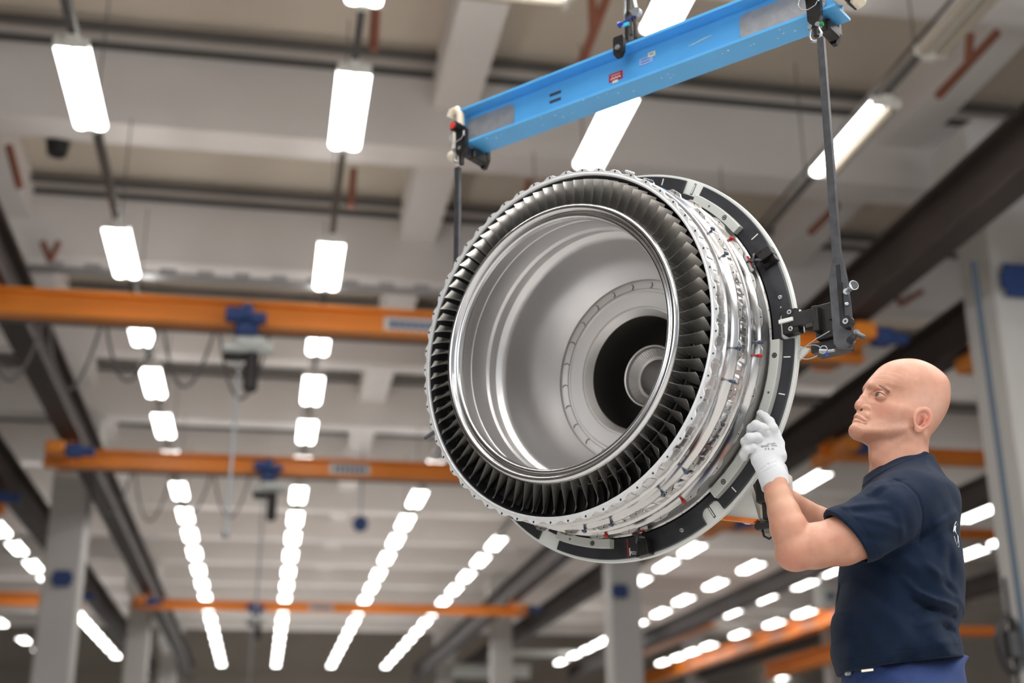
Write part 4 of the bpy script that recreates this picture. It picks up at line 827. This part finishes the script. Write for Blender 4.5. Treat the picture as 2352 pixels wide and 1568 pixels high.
    ear = smin(plate, rim, .003); ear = smin(ear, ell(pm, tuple(ec2-ea*.0255-eb*.000+en*.0015), (.0085, .0085, .0042), BE), .004)
    sgn = 1 if eb[0] < 0 else -1
    anti = chain(pm, [(tuple(ec2+ea*.017-sgn*eb*.001+en*.001), .0020), (tuple(ec2+ea*.008-sgn*eb*.007+en*.003), .0026), (tuple(ec2-ea*.008-sgn*eb*.007+en*.003), .0026), (tuple(ec2-ea*.016-sgn*eb*.001+en*.003), .0022)], .003); ear = smin(ear, anti, .003)
    trag = ell(pm, tuple(ec2-ea*.006+sgn*eb*.0135+en*.003), (.0060, .0032, .0035), BE); ear = smin(ear, trag, .003)
    ear = smax(ear, -ell(pm, tuple(ec2-ea*.004+sgn*eb*.004+en*.004), (.0135, .0088, .0085), BE), .002)
    root = ell(pm, tuple(ec2+sgn*eb*.010-en*.007), (.024, .010, .010), BE); ear = smin(ear, root, .004)
    d = smin(d, ear, .004)
    # neck muscle and throat
    d = smin(d, cap(pm, C(2112, 1000, .050), C(2040, 1078, .030), .013, .012), .018)
    d = smin(d, sph(pm, C(2008, 1052, 0), .010), .015)
    return d
# --- arms (skin)
def A3(px, py, D, r): return (mp(px, py, D), r)
armN = [A3(2092, 1168, 2.90, .050), A3(2010, 1214, 2.84, .056), A3(1935, 1241, 2.825, .0525), A3(1870, 1254, 2.82, .048), A3(1836, 1262, 2.818, .0435)]
foreN = [A3(1830, 1262, 2.818, .042), A3(1812, 1212, 2.815, .0395), A3(1800, 1176, 2.818, .0335), A3(1788, 1140, 2.823, .0282), A3(1781, 1110, 2.828, .0262), A3(1770, 1075, 2.832, .021)]
armF = [A3(2092, 1165, 3.20, .058), A3(2010, 1205, 3.16, .052), A3(1945, 1230, 3.10, .044)]
foreF = [A3(1945, 1230, 3.10, .042), A3(1880, 1197, 3.04, .034), A3(1815, 1155, 3.00, .028), A3(1795, 1138, 2.985, .024)]
def f_arms(p):
    a = chain(p, armN, .01); a = smin(a, sph(p, mp(1818, 1272, 2.822), .034), .02)
    b = chain(p, foreN, .01); d = smin(a, b, .007)
    c = smin(chain(p, armF, .01), chain(p, foreF, .01), .012); hand = chain(p, [A3(1795, 1138, 2.985, .024), A3(1789, 1110, 2.975, .022), A3(1785, 1085, 2.97, .02)], .01); c = smin(c, hand, .01)
    d = np.minimum(d, c)
    d = smin(d, ell(p, mp(2075, 1200, 3.03), (.06, .12, .09)), .02)
    d = smin(d, cap(p, mp(2085, 1200, 3.03), mp(2075, 1020, 3.02), .06, .05), .03)
    return d
def f_skin_low(p): return f_arms(p)
# skin material: warm, with stubble and redder zones
def skin_mat():
    m_ = mat('skin', srgb(214, 160, 134), .38, sss=.12, bump=.25, bscale=900); nt = m_.node_tree; b = nt.nodes['Principled BSDF']; tc = nt.nodes.new('ShaderNodeTexCoord')
    b.inputs['Specular IOR Level'].default_value = .55
    cur = None
    base = nt.nodes.new('ShaderNodeTexNoise'); base.inputs['Scale'].default_value = 45; base.inputs['Detail'].default_value = 6; nt.links.new(tc.outputs['Object'], base.inputs['Vector'])
    mx = nt.nodes.new('ShaderNodeMix'); mx.data_type = 'RGBA'; mx.inputs[6].default_value = srgb(216, 164, 139); mx.inputs[7].default_value = srgb(193, 132, 107); nt.links.new(base.outputs[0], mx.inputs[0]); cur = mx.outputs[2]
    fine = nt.nodes.new('ShaderNodeTexNoise'); fine.inputs['Scale'].default_value = 700; fine.inputs['Detail'].default_value = 2; nt.links.new(tc.outputs['Object'], fine.inputs['Vector'])
    def zone(c, r, col, amt, soft=1.0, fn=False):
        nonlocal cur
        vm = nt.nodes.new('ShaderNodeVectorMath'); vm.operation = 'DISTANCE'; nt.links.new(tc.outputs['Object'], vm.inputs[0]); vm.inputs[1].default_value = tuple(c)
        r_ = nt.nodes.new('ShaderNodeMapRange'); r_.interpolation_type = 'SMOOTHSTEP'; r_.inputs[1].default_value = r*(1-soft); r_.inputs[2].default_value = r; r_.inputs[3].default_value = amt; r_.inputs[4].default_value = 0; nt.links.new(vm.outputs['Value'], r_.inputs[0]); fac = r_.outputs[0]
        if fn:
            ml = nt.nodes.new('ShaderNodeMath'); ml.operation = 'MULTIPLY'; rr = nt.nodes.new('ShaderNodeMapRange'); rr.inputs[1].default_value = .38; rr.inputs[2].default_value = .62; rr.inputs[3].default_value = .45; rr.inputs[4].default_value = 1.25; nt.links.new(fine.outputs[0], rr.inputs[0]); nt.links.new(fac, ml.inputs[0]); nt.links.new(rr.outputs[0], ml.inputs[1]); fac = ml.outputs[0]
        x = nt.nodes.new('ShaderNodeMix'); x.data_type = 'RGBA'; x.inputs[7].default_value = col; nt.links.new(fac, x.inputs[0]); nt.links.new(cur, x.inputs[6]); cur = x.outputs[2]
    red = srgb(206, 112, 96); stub = srgb(120, 92, 80)
    zone(mp(1972, 932, 2.99), .026, red, .5); zone(mp(2030, 940, 2.96), .040, red, .28); zone(mp(2126, 962, 2.93), .034, srgb(205, 110, 98), .6)
    zone(mp(1967, 963, 3.0), .013, srgb(170, 88, 84), .75); zone(mp(1976, 967, 2.985), .011, srgb(170, 88, 84), .7); zone(mp(1985, 971, 2.97), .009, srgb(170, 88, 84), .55)
    zone(mp(2060, 990, 2.96), .058, stub, .62, 1, True); zone(mp(2010, 995, 2.98), .050, stub, .5, 1, True); zone(mp(1976, 952, 2.995), .016, stub, .5, 1, True)
    zone(mp(2120, 915, 2.95), .055, srgb(196, 160, 145), .45); zone(mp(2150, 940, 2.98), .05, srgb(196, 160, 145), .4); zone(mp(1822, 1290, 2.80), .045, red, .35); zone(mp(1800, 1150, 2.80), .06, srgb(222, 178, 148), .5)
    nt.links.new(cur, b.inputs['Base Color']); return m_
M['skin'] = skin_mat()
person = thing('person', 'bald person in a navy T-shirt and white glove looking up, reaching to the ring', 'person', MM)
def bb(pts, pad): P = np.array(pts); return P.min(0)-pad, P.max(0)+pad
lo, hi = bb([mp(1940, 815, DH), mp(2190, 1110, DH)], 0); lo = lo-[.045, 0, .02]; hi = hi+[.01, 0, .01]; lo[1] = HC[1]-.105; hi[1] = HC[1]+.105
lo2, hi2 = bb([a for a, r in armN+foreN+armF+foreF], .085)
body = sdf_obj('body', [(f_head, lo, hi, .0013), (f_arms, lo2, hi2, .0032)], [M['skin']], person)
# legs under the trousers are covered; eyes
eyem = mat('eye', srgb(176, 162, 155), .12, coat=.6); iris = mat('iris', srgb(62, 66, 66), .15, coat=.6); pupil = mat('pupil', srgb(14, 13, 13), .1)
for sgn in (-1, 1):
    c = hpos(2023, 911, lat); c[1] = HC[1]+sgn*lat; c = from_head(c); g = np.array([-math.cos(.5)*1, sgn*.12-.05, math.sin(.5)]); g = g/np.linalg.norm(g); g2 = from_head(g+HC)-HC
    e = MB(); e.sphere((0, 0, 0), .0129, 96); n = len(e.f); e.mi = [0]*n
    for k, fc in enumerate(e.f):
        ctr = np.mean([e.v[i] for i in fc], 0); ctr /= np.linalg.norm(ctr); an = math.degrees(math.acos(max(-1, min(1, ctr@g2))))
        e.mi[k] = 2 if an < 14 else (1 if an < 33 else 0)
    o = e.build('eye', [eyem, iris, pupil], person); o.location = c
bm = mat('brow_hair', srgb(140, 106, 90), .8)
for sgn in (-1, 1):
    def f_brow(p): q = to_head(p); q = q.copy(); q[:, 1] = (q[:, 1]-HC[1])*sgn; C = lambda px, py, s: tuple(hpos(px, py, s)); d = chain(q, [(C(2007, 886, .016), .0026), (C(2016, 884.5, .027), .0036), (C(2030, 889.5, .0410), .0034), (C(2044, 900, .0530), .0034)], .002); sk = f_head(p, False); return np.maximum(d, sk-.0020)
    c = hpos(2022, 890, .032); c[1] = HC[1]+sgn*.032; c = from_head(c); sdf_obj('eyebrow', [(f_brow, c-.042, c+.042, .0011)], bm, person)
# --- glove
def f_glove(p):
    def G(px, py, D): return mp(px, py, D)
    c = G(1763, 1028, 2.834); ux = G(1783, 1024, 2.834)-G(1743, 1032, 2.834); ux /= np.linalg.norm(ux); uz = np.cross([0, -1., 0], ux)*-1; uz /= np.linalg.norm(uz)
    B = np.array([ux, [0, 1, 0], uz if uz[2] > 0 else -uz]).astype(np.float32); q = (p-c.astype(np.float32))@B.T
    h = np.array([.0365-.0, .0125, .034], np.float32); w_ = q.copy(); w_[:, 0] = w_[:, 0]/(1+.0*w_[:, 2]); r = .0115; a = np.abs(w_)-(h-r); d = np.linalg.norm(np.maximum(a, 0), axis=1)+np.minimum(a.max(1), 0)-r
    d = smin(d, cap(p, G(1762, 1055, 2.834), G(1772, 1086, 2.831), .034, .0285, (1, 1.8, 1)), .02)
    d = smin(d, chain(p, [(G(1769, 1078, 2.832), .0295), (G(1776, 1095, 2.830), .0295), (G(1782, 1122, 2.826), .0315)], .01, (1, 1.12, 1)), .01)
    F_ = lambda L: chain(p, [(G(x, y, D), r_*.92) for x, y, D, r_ in L], .004)
    for L in ([(1777, 1006, 2.834, .0130), (1775, 984, 2.826, .0125), (1768, 968, 2.830, .0112), (1757, 957, 2.840, .0102), (1746, 949, 2.850, .0088)],
              [(1763, 1001, 2.832, .0125), (1752, 984, 2.818, .0128), (1736, 976, 2.814, .0118), (1726, 983, 2.824, .0108), (1723, 995, 2.842, .0100)],
              [(1748, 1010, 2.832, .0125), (1738, 1004, 2.818, .0125), (1721, 1005, 2.814, .0114), (1711, 1014, 2.824, .0105), (1712, 1022, 2.842, .0098)],
              [(1740, 1030, 2.834, .0120), (1728, 1028, 2.822, .0112), (1715, 1032, 2.822, .0104), (1708, 1043, 2.832, .0096), (1710, 1050, 2.845, .0088)]):
        d = smin(d, F_(L), .0022)
    d = smin(d, F_([(1792, 1052, 2.842, .0145), (1790, 1018, 2.862, .0125), (1782, 992, 2.872, .0105)]), .006)
    for a_, b_, A_, w2 in (((1746, 1082), (1760, 1072), .0016, .0022), ((1760, 1072), (1778, 1066), .0016, .0020), ((1750, 1090), (1776, 1077), .0010, .0018), ((1732, 1044), (1762, 1034), .0008, .0025), ((1752, 997), (1766, 990), .0010, .0022)):
        dd, _ = seg2(p, mp(*a_, 2.83), mp(*b_, 2.83)); d = d+A_*np.exp(-(dd/w2)**2)*(p[:, 1] < 2.835-PB[1])
    a1, b1 = mp(1752, 1121, 2.826), mp(1812, 1117, 2.826); nn = np.array([-(b1[2]-a1[2]), 0, b1[0]-a1[0]]); nn /= np.linalg.norm(nn); tilt = nn*-1+np.array([0, -.35, 0]); tilt /= np.linalg.norm(tilt)
    cut = (p-((a1+b1)/2).astype(np.float32))@tilt.astype(np.float32); d = smax(d, cut, .0015)
    return d
gm = mat('knit_glove', srgb(214, 216, 220), .85, sheen=.3, bump=.5, bscale=700, stretch=(1, 1, .35))
lo, hi = bb([mp(1690, 930, 2.82), mp(1825, 1140, 2.82), mp(1750, 1000, 2.89)], .008); lo[1] -= .03
glove = sdf_obj('glove', [(f_glove, lo, hi, .0014)], gm, person)
def f_glove_far(p): return chain(p, [A3(1794, 1135, 2.988, .026), A3(1789, 1110, 2.975, .026), A3(1785, 1080, 2.965, .024)], .01)
lo, hi = bb([mp(1790, 1150, 3.0), mp(1755, 1070, 2.95)], .04); sdf_obj('glove', [(f_glove_far, lo, hi, .004)], gm, person)
# --- shirt
shirt_px = [(1999, 1088), (1990, 1112), (1968, 1160), (1948, 1210), (1938, 1262), (1933, 1300), (1930, 1345), (1921, 1395), (1915.5, 1440), (1914.5, 1488), (1922, 1525), (1930, 1560), (1940, 1600), (2195, 1590), (2201, 1545), (2201, 1516), (2196, 1483), (2189, 1455), (2196, 1431), (2206.5, 1414), (2206, 1362), (2203.5, 1317), (2197.5, 1264), (2195.5, 1202), (2192, 1155), (2181, 1121), (2155, 1086), (2134, 1053), (2122, 1034), (2090, 1040), (2040, 1062)]
DB = 3.03
ol_shirt = Outline([(q[0], q[2]) for q in mpx(shirt_px, DB)], .002)
folds = [((2056, 1330), (2092, 1366), .006, .008, 1), ((2092, 1366), (2128, 1384), .008, .008, 1), ((2128, 1384), (2192, 1398), .008, .008, 1), ((2092, 1382), (2130, 1400), .006, .009, -1), ((2130, 1400), (2192, 1412), .008, .009, -1),
         ((2111, 1308), (2150, 1338), .006, .010, 1), ((2150, 1338), (2186, 1362), .006, .010, -1), ((2088, 1424), (2126, 1394), .005, .010, -1), ((2096, 1440), (2150, 1425), .004, .012, 1), ((2087, 1247), (2118, 1230), .007, .009, -1), ((2118, 1230), (2186, 1184), .006, .010, 1), ((2110, 1262), (2170, 1225), .004, .012, -1),
         ((1948, 1312), (1936, 1360), .006, .008, 1), ((1960, 1320), (1950, 1362), .005, .007, -1), ((1951, 1400), (1948, 1453), .004, .012, 1), ((1968, 1440), (1985, 1490), .004, .012, -1), ((2104, 1509), (2185, 1471), .006, .012, 1), ((2060, 1520), (2140, 1495), .004, .010, -1), ((2160, 1440), (2192, 1446), .007, .008, -1),
         ((1990, 1330), (2030, 1400), .004, .016, -1), ((2030, 1400), (2060, 1450), .003, .016, 1), ((2150, 1250), (2150, 1300), .003, .012, 1), ((2172, 1270), (2178, 1330), .003, .010, -1), ((1965, 1465), (1958, 1525), .004, .010, 1), ((2000, 1270), (2060, 1330), .004, .014, -1), ((2040, 1290), (2098, 1320), .004, .012, 1)]
sfolds = [((1940, 1164), (2028, 1158), .0035, .007, 1), ((1960, 1178), (2040, 1176), .003, .007, -1), ((1965, 1190), (2070, 1216), .003, .008, 1), ((1990, 1240), (2080, 1240), .003, .010, -1), ((2000, 1130), (2040, 1100), .003, .006, 1), ((2012, 1140), (2052, 1112), .0025, .006, -1), ((2060, 1180), (2080, 1235), .003, .010, 1), ((2020, 1105), (2085, 1095), .002, .006, -1)]
seamp = [(2050, 1106), (2072, 1124), (2094, 1152), (2108, 1186), (2116, 1226), (2112, 1250)]
CN = mp(1994, 1089, DB); CB = mp(2123, 1031, DB); cn = np.array([-(CB[2]-CN[2]), 0, CB[0]-CN[0]]); cn /= np.linalg.norm(cn)
SA, SB = mp(1905, 1188, 2.82), mp(2001, 1299, 2.82); sn = np.array([SB[2]-SA[2], 0, -(SB[0]-SA[0])]); sn /= np.linalg.norm(sn); sn = sn if sn[0] < 0 else -sn
HMa, HMb = mp(1938, 1547, DB), mp(2203, 1516, DB); hn = np.array([HMb[2]-HMa[2], 0, -(HMb[0]-HMa[0])]); hn /= np.linalg.norm(hn)
def f_shirt(p):
    y = p[:, 1]-np.float32(DB-PB[1]); D = ol_shirt(p[:, 0], p[:, 2]); z = p[:, 2]
    zc = mp(2060, 1150, DB)[2]; w_ = .185-.012*sst(zc-z, .05, .25)+.012*sst(zc-z, .25, .4)-.085*sst(z-zc, .0, .085)
    d = inflate(D, y, .125, w_)
    col_ = cap(p, mp(2072, 1110, DB), mp(2058, 1040, DB), .078, .0665); d = smin(d, col_, .035)
    for D2, sg in ((2.885, -1), (3.175, 1)):
        d = smin(d, cap(p, mp(2078, 1110, DB+sg*.06), mp(2085, 1148, D2), .05, .066), .05)
    d = smin(d, cap(p, mp(2075, 1170, 2.90), mp(2085, 1290, 2.93), .06, .07), .05)
    g = np.zeros(len(p), np.float32); near = y < .02
    for a_, b_, A_, w2, s in folds: dd, t = seg2(p, mp(*a_, 2.9), mp(*b_, 2.9)); g += 1.35*s*A_*np.exp(-(dd/w2)**2)*(1-.35*np.abs(2*t-1))
    q = p*1.0; wob = .0016*np.sin(q[:, 0]*38+3*np.sin(q[:, 2]*21)+q[:, 1]*17)+.0014*np.sin(q[:, 2]*47+2.5*np.sin(q[:, 0]*29)+q[:, 1]*13)+.0008*np.sin(q[:, 0]*95+q[:, 2]*70)
    d = d-(g*near+wob)*sst(-(p-CN.astype(np.float32))@cn.astype(np.float32), .01, .05)
    sl = chain(p, [A3(2085, 1152, 2.875, .072), A3(2040, 1180, 2.845, .071), A3(1985, 1216, 2.828, .069), A3(1930, 1238, 2.822, .066), A3(1890, 1255, 2.82, .064)], .01)
    g2 = np.zeros(len(p), np.float32)
    for a_, b_, A_, w2, s in sfolds: dd, t = seg2(p, mp(*a_, 2.78), mp(*b_, 2.78)); g2 += s*A_*np.exp(-(dd/w2)**2)
    sl = sl-g2-wob*.8; cut = (p-SA.astype(np.float32))@sn.astype(np.float32); band = sst(-cut, .020, .022); sl = sl+.0009*np.exp(-((-cut-.021)/.0015)**2)
    sl = smax(sl, cut, .002); inn = chain(p, [(a, r+.0055) for a, r in armN], .01); sl = smax(sl, -np.maximum(inn, -(cut+.030)), .0012)
    slF = smax(chain(p, [A3(2085, 1150, 3.17, .070), A3(2030, 1185, 3.17, .066), A3(1985, 1215, 3.15, .062)], .01), -((p-mp(1985, 1225, 3.15).astype(np.float32))@(-sn).astype(np.float32)), .003)
    d = smin(smin(d, sl, .014), slF, .02)
    gs = np.zeros(len(p), np.float32)
    for a_, b_ in zip(seamp, seamp[1:]): dd, t = seg2(p, mp(*a_, 2.84), mp(*b_, 2.84)); gs = np.maximum(gs, .0022*np.exp(-(dd/.0028)**2))
    d = d+gs*near
    cc = (p-CN.astype(np.float32))@cn.astype(np.float32); d = d-.0012*sst(cc, -.021, -.019)+.0012*np.exp(-((cc+.021)/.0016)**2)
    d = smax(d, cc, .0015)
    d = smax(d, -cap(p, mp(2072, 1110, DB), mp(2055, 1020, DB), .0665, .0605), .001)
    ch = (p-HMa.astype(np.float32))@hn.astype(np.float32); ch = ch if hn[2] < 0 else -ch
    d = d+.0010*np.exp(-((ch+.022)/.0015)**2); d = smax(d, ch, .003)
    return d
shm = mat('navy_cotton', srgb(11, 30, 54), .8, sheen=.05, noise=.15, nscale=40, bump=.35, bscale=900)
lo, hi = bb([mp(1895, 1030, 2.85), mp(2215, 1560, DB), mp(2215, 1560, 3.0)], .02); lo[1] = 2.74-PB[1]; hi[1] = 3.27-PB[1]
shirt = sdf_obj('t_shirt', [(f_shirt, lo, hi, .0036)], shm, person)
shm.node_tree.nodes['Principled BSDF'].inputs['Specular IOR Level'].default_value = .2
# emblem on the back, laid onto the cloth
bvh = BVHTree.FromObject(shirt, bpy.context.evaluated_depsgraph_get()) if False else BVHTree.FromPolygons([tuple(v.co) for v in shirt.data.vertices], [tuple(p_.vertices) for p_ in shirt.data.polygons])
def emblem():
    b = MB(); c0 = mp(2188, 1229, 2.90)
    def lay(u, v):                                   # u to the right, v up, laid onto the cloth from outside
        best = None
        o_ = Vector((c0[0]+u+.10, c0[1]+.0-.30, c0[2]+v)); d_ = Vector((-.10+0, .30, 0)).normalized(); h = bvh.ray_cast(o_, d_)
        return (np.array(h[0])+np.array(h[1] if h[1].dot(d_) < 0 else -h[1])*.0008) if h[0] is not None else None
    def strip(pts):
        L = []
        for (u, v, w_) in pts:
            a, c = lay(u-w_*.5, v+w_*.25), lay(u+w_*.5, v-w_*.25)
            if a is None or c is None: break
            L += [a, c]
        if len(L) > 3: b.add(L, [(2*i, 2*i+1, 2*i+3, 2*i+2) for i in range(len(L)//2-1)])
    arc = lambda t: (.003+.0135*math.cos(t), .028*math.sin(t), .0011+.0016*abs(math.sin(t/2+.3)))
    strip([arc(t) for t in np.linspace(2.0, 3.0, 14)][::1]); strip([arc(t) for t in np.linspace(3.35, 4.9, 18)]); strip([arc(t) for t in np.linspace(2.0, .9, 14)]); strip([arc(t) for t in np.linspace(4.9, 5.9, 12)])
    strip([(.001+.007*t-.010*math.sin(t*PI), .019-.020*t, .0015+.010*math.sin(t*PI*.8)) for t in np.linspace(0, 1, 14)])
    strip([(.010-.006*t+.003*math.sin(t*PI), .000-.020*t, .006*(1-t)+.0012) for t in np.linspace(0, 1, 12)])
    return b.build('emblem', M['tick'], shirt)
emblem()
# print on the back of the glove
gb = BVHTree.FromPolygons([tuple(v.co) for v in glove.data.vertices], [tuple(p_.vertices) for p_ in glove.data.polygons])
def print_on(body, px, py, size, rotdeg):
    c = bpy.data.curves.new('lettering', 'FONT'); c.body = body; c.size = size; c.align_x = 'CENTER'; c.align_y = 'CENTER'; tmp = bpy.data.objects.new('tmp', c); COL.objects.link(tmp)
    dg = bpy.context.evaluated_depsgraph_get(); me = bpy.data.meshes.new_from_object(tmp.evaluated_get(dg)); bpy.data.objects.remove(tmp); o0 = mp(px, py, 2.80); a = math.radians(rotdeg)
    for v in me.vertices:
        x = v.co.x*math.cos(a)-v.co.y*math.sin(a); z = v.co.x*math.sin(a)+v.co.y*math.cos(a); q = Vector((o0[0]+x, 2.70-PB[1], o0[2]+z)); h = gb.ray_cast(q, Vector((0, 1, 0))); v.co = (q.x, h[0].y-.0006, q.z) if h[0] is not None else (q.x, 2.82-PB[1], q.z)
    me.materials.clear(); me.materials.append(M['ink']); o = bpy.data.objects.new('lettering', me); COL.objects.link(o); o.parent = glove; return o
print_on('B0500 - 9/XL', 1770, 1019, .0068, 4); print_on('C E', 1765, 1027, .0072, 3); print_on('[2]', 1778, 1026, .0055, 3); print_on('~ALLUM~', 1775, 1013.5, .0055, 6)
# --- trousers, belt, shoes
Zt = mp(2060, 1500, DB)[2]
pant_px = [(1941, 1500), (1942, 1545), (1938, 1600), (1950, 1680), (2000, 1720), (2120, 1730), (2205, 1660), (2208, 1600), (2203, 1545), (2197, 1500)]
ol_p = Outline([(q[0], q[2]) for q in mpx(pant_px, DB)], .002)
def f_pants(p):
    y = p[:, 1]-np.float32(DB-PB[1]); d = inflate(ol_p(p[:, 0], p[:, 2]), y, .12, .172)
    hx = mp(2075, 1640, DB); 
    for sg in (-1, 1):
        d = smin(d, chain(p, [((hx[0], DB-PB[1]+sg*.09, hx[2]), .092), ((hx[0]-.02, DB-PB[1]+sg*.10, .50), .070), ((hx[0]+.01, DB-PB[1]+sg*.11, .09), .062)], .02), .03)
    q = p; d = d-.002*np.sin(q[:, 2]*40+2*np.sin(q[:, 0]*22+q[:, 1]*9))
    dd, _ = seg2(p, mp(1985, 1560, 2.86), mp(2012, 1541, 2.86)); d = d+.003*np.exp(-(dd/.0025)**2); dd, _ = seg2(p, mp(2085, 1535, 2.86), mp(2082, 1620, 2.86)); d = d+.0014*np.exp(-(dd/.002)**2)
    ctop = (p-mp(1938, 1527, DB).astype(np.float32))@(-hn if hn[2] < 0 else hn).astype(np.float32); d = smax(d, ctop, .003)
    return smax(d, .075-p[:, 2], .002)
pm_ = mat('blue_workwear', srgb(32, 56, 110), .8, sheen=.05, noise=.12, nscale=60, bump=.4, bscale=800)
lo = np.array([mp(1930, 1600, DB)[0]-.06, 2.78-PB[1], .06]); hi = np.array([mp(2215, 1600, DB)[0]+.06, 3.28-PB[1], Zt+.02]); trousers = sdf_obj('trousers', [(f_pants, lo, hi, .006)], pm_, person)
q = MB(); P = mp(1946, 1546, 2.99); q.cyl(P+[0, -.012, 0], P+[0, .0, 0], .006, n=14); q.build('trouser_button', M['bolt'], trousers)
q = MB(); P = mp(1992, 1539, 2.868); q.box(P, (.013, .002, .0025), (.97, 0, .1), (0, 1, 0), (-.1, 0, .97)); q.build('belt_tab', M['stickerwhite'], trousers)
hx = mp(2075, 1640, DB)
for sg in (-1, 1):
    def f_shoe(p): c = np.array([hx[0]-.05, DB-PB[1]+sg*.11, 0]); d = smin(ell(p, (c[0]-.05, c[1], .035), (.11, .045, .045)), ell(p, (c[0]+.05, c[1], .06), (.075, .042, .07)), .03); return smax(d, .004-p[:, 2], .004)
    c = np.array([hx[0]-.06, DB-PB[1]+sg*.11, .06]); sdf_obj('shoe', [(f_shoe, c-[.18, .08, .07], c+[.18, .08, .12], .006)], M['blackmetal'], person)
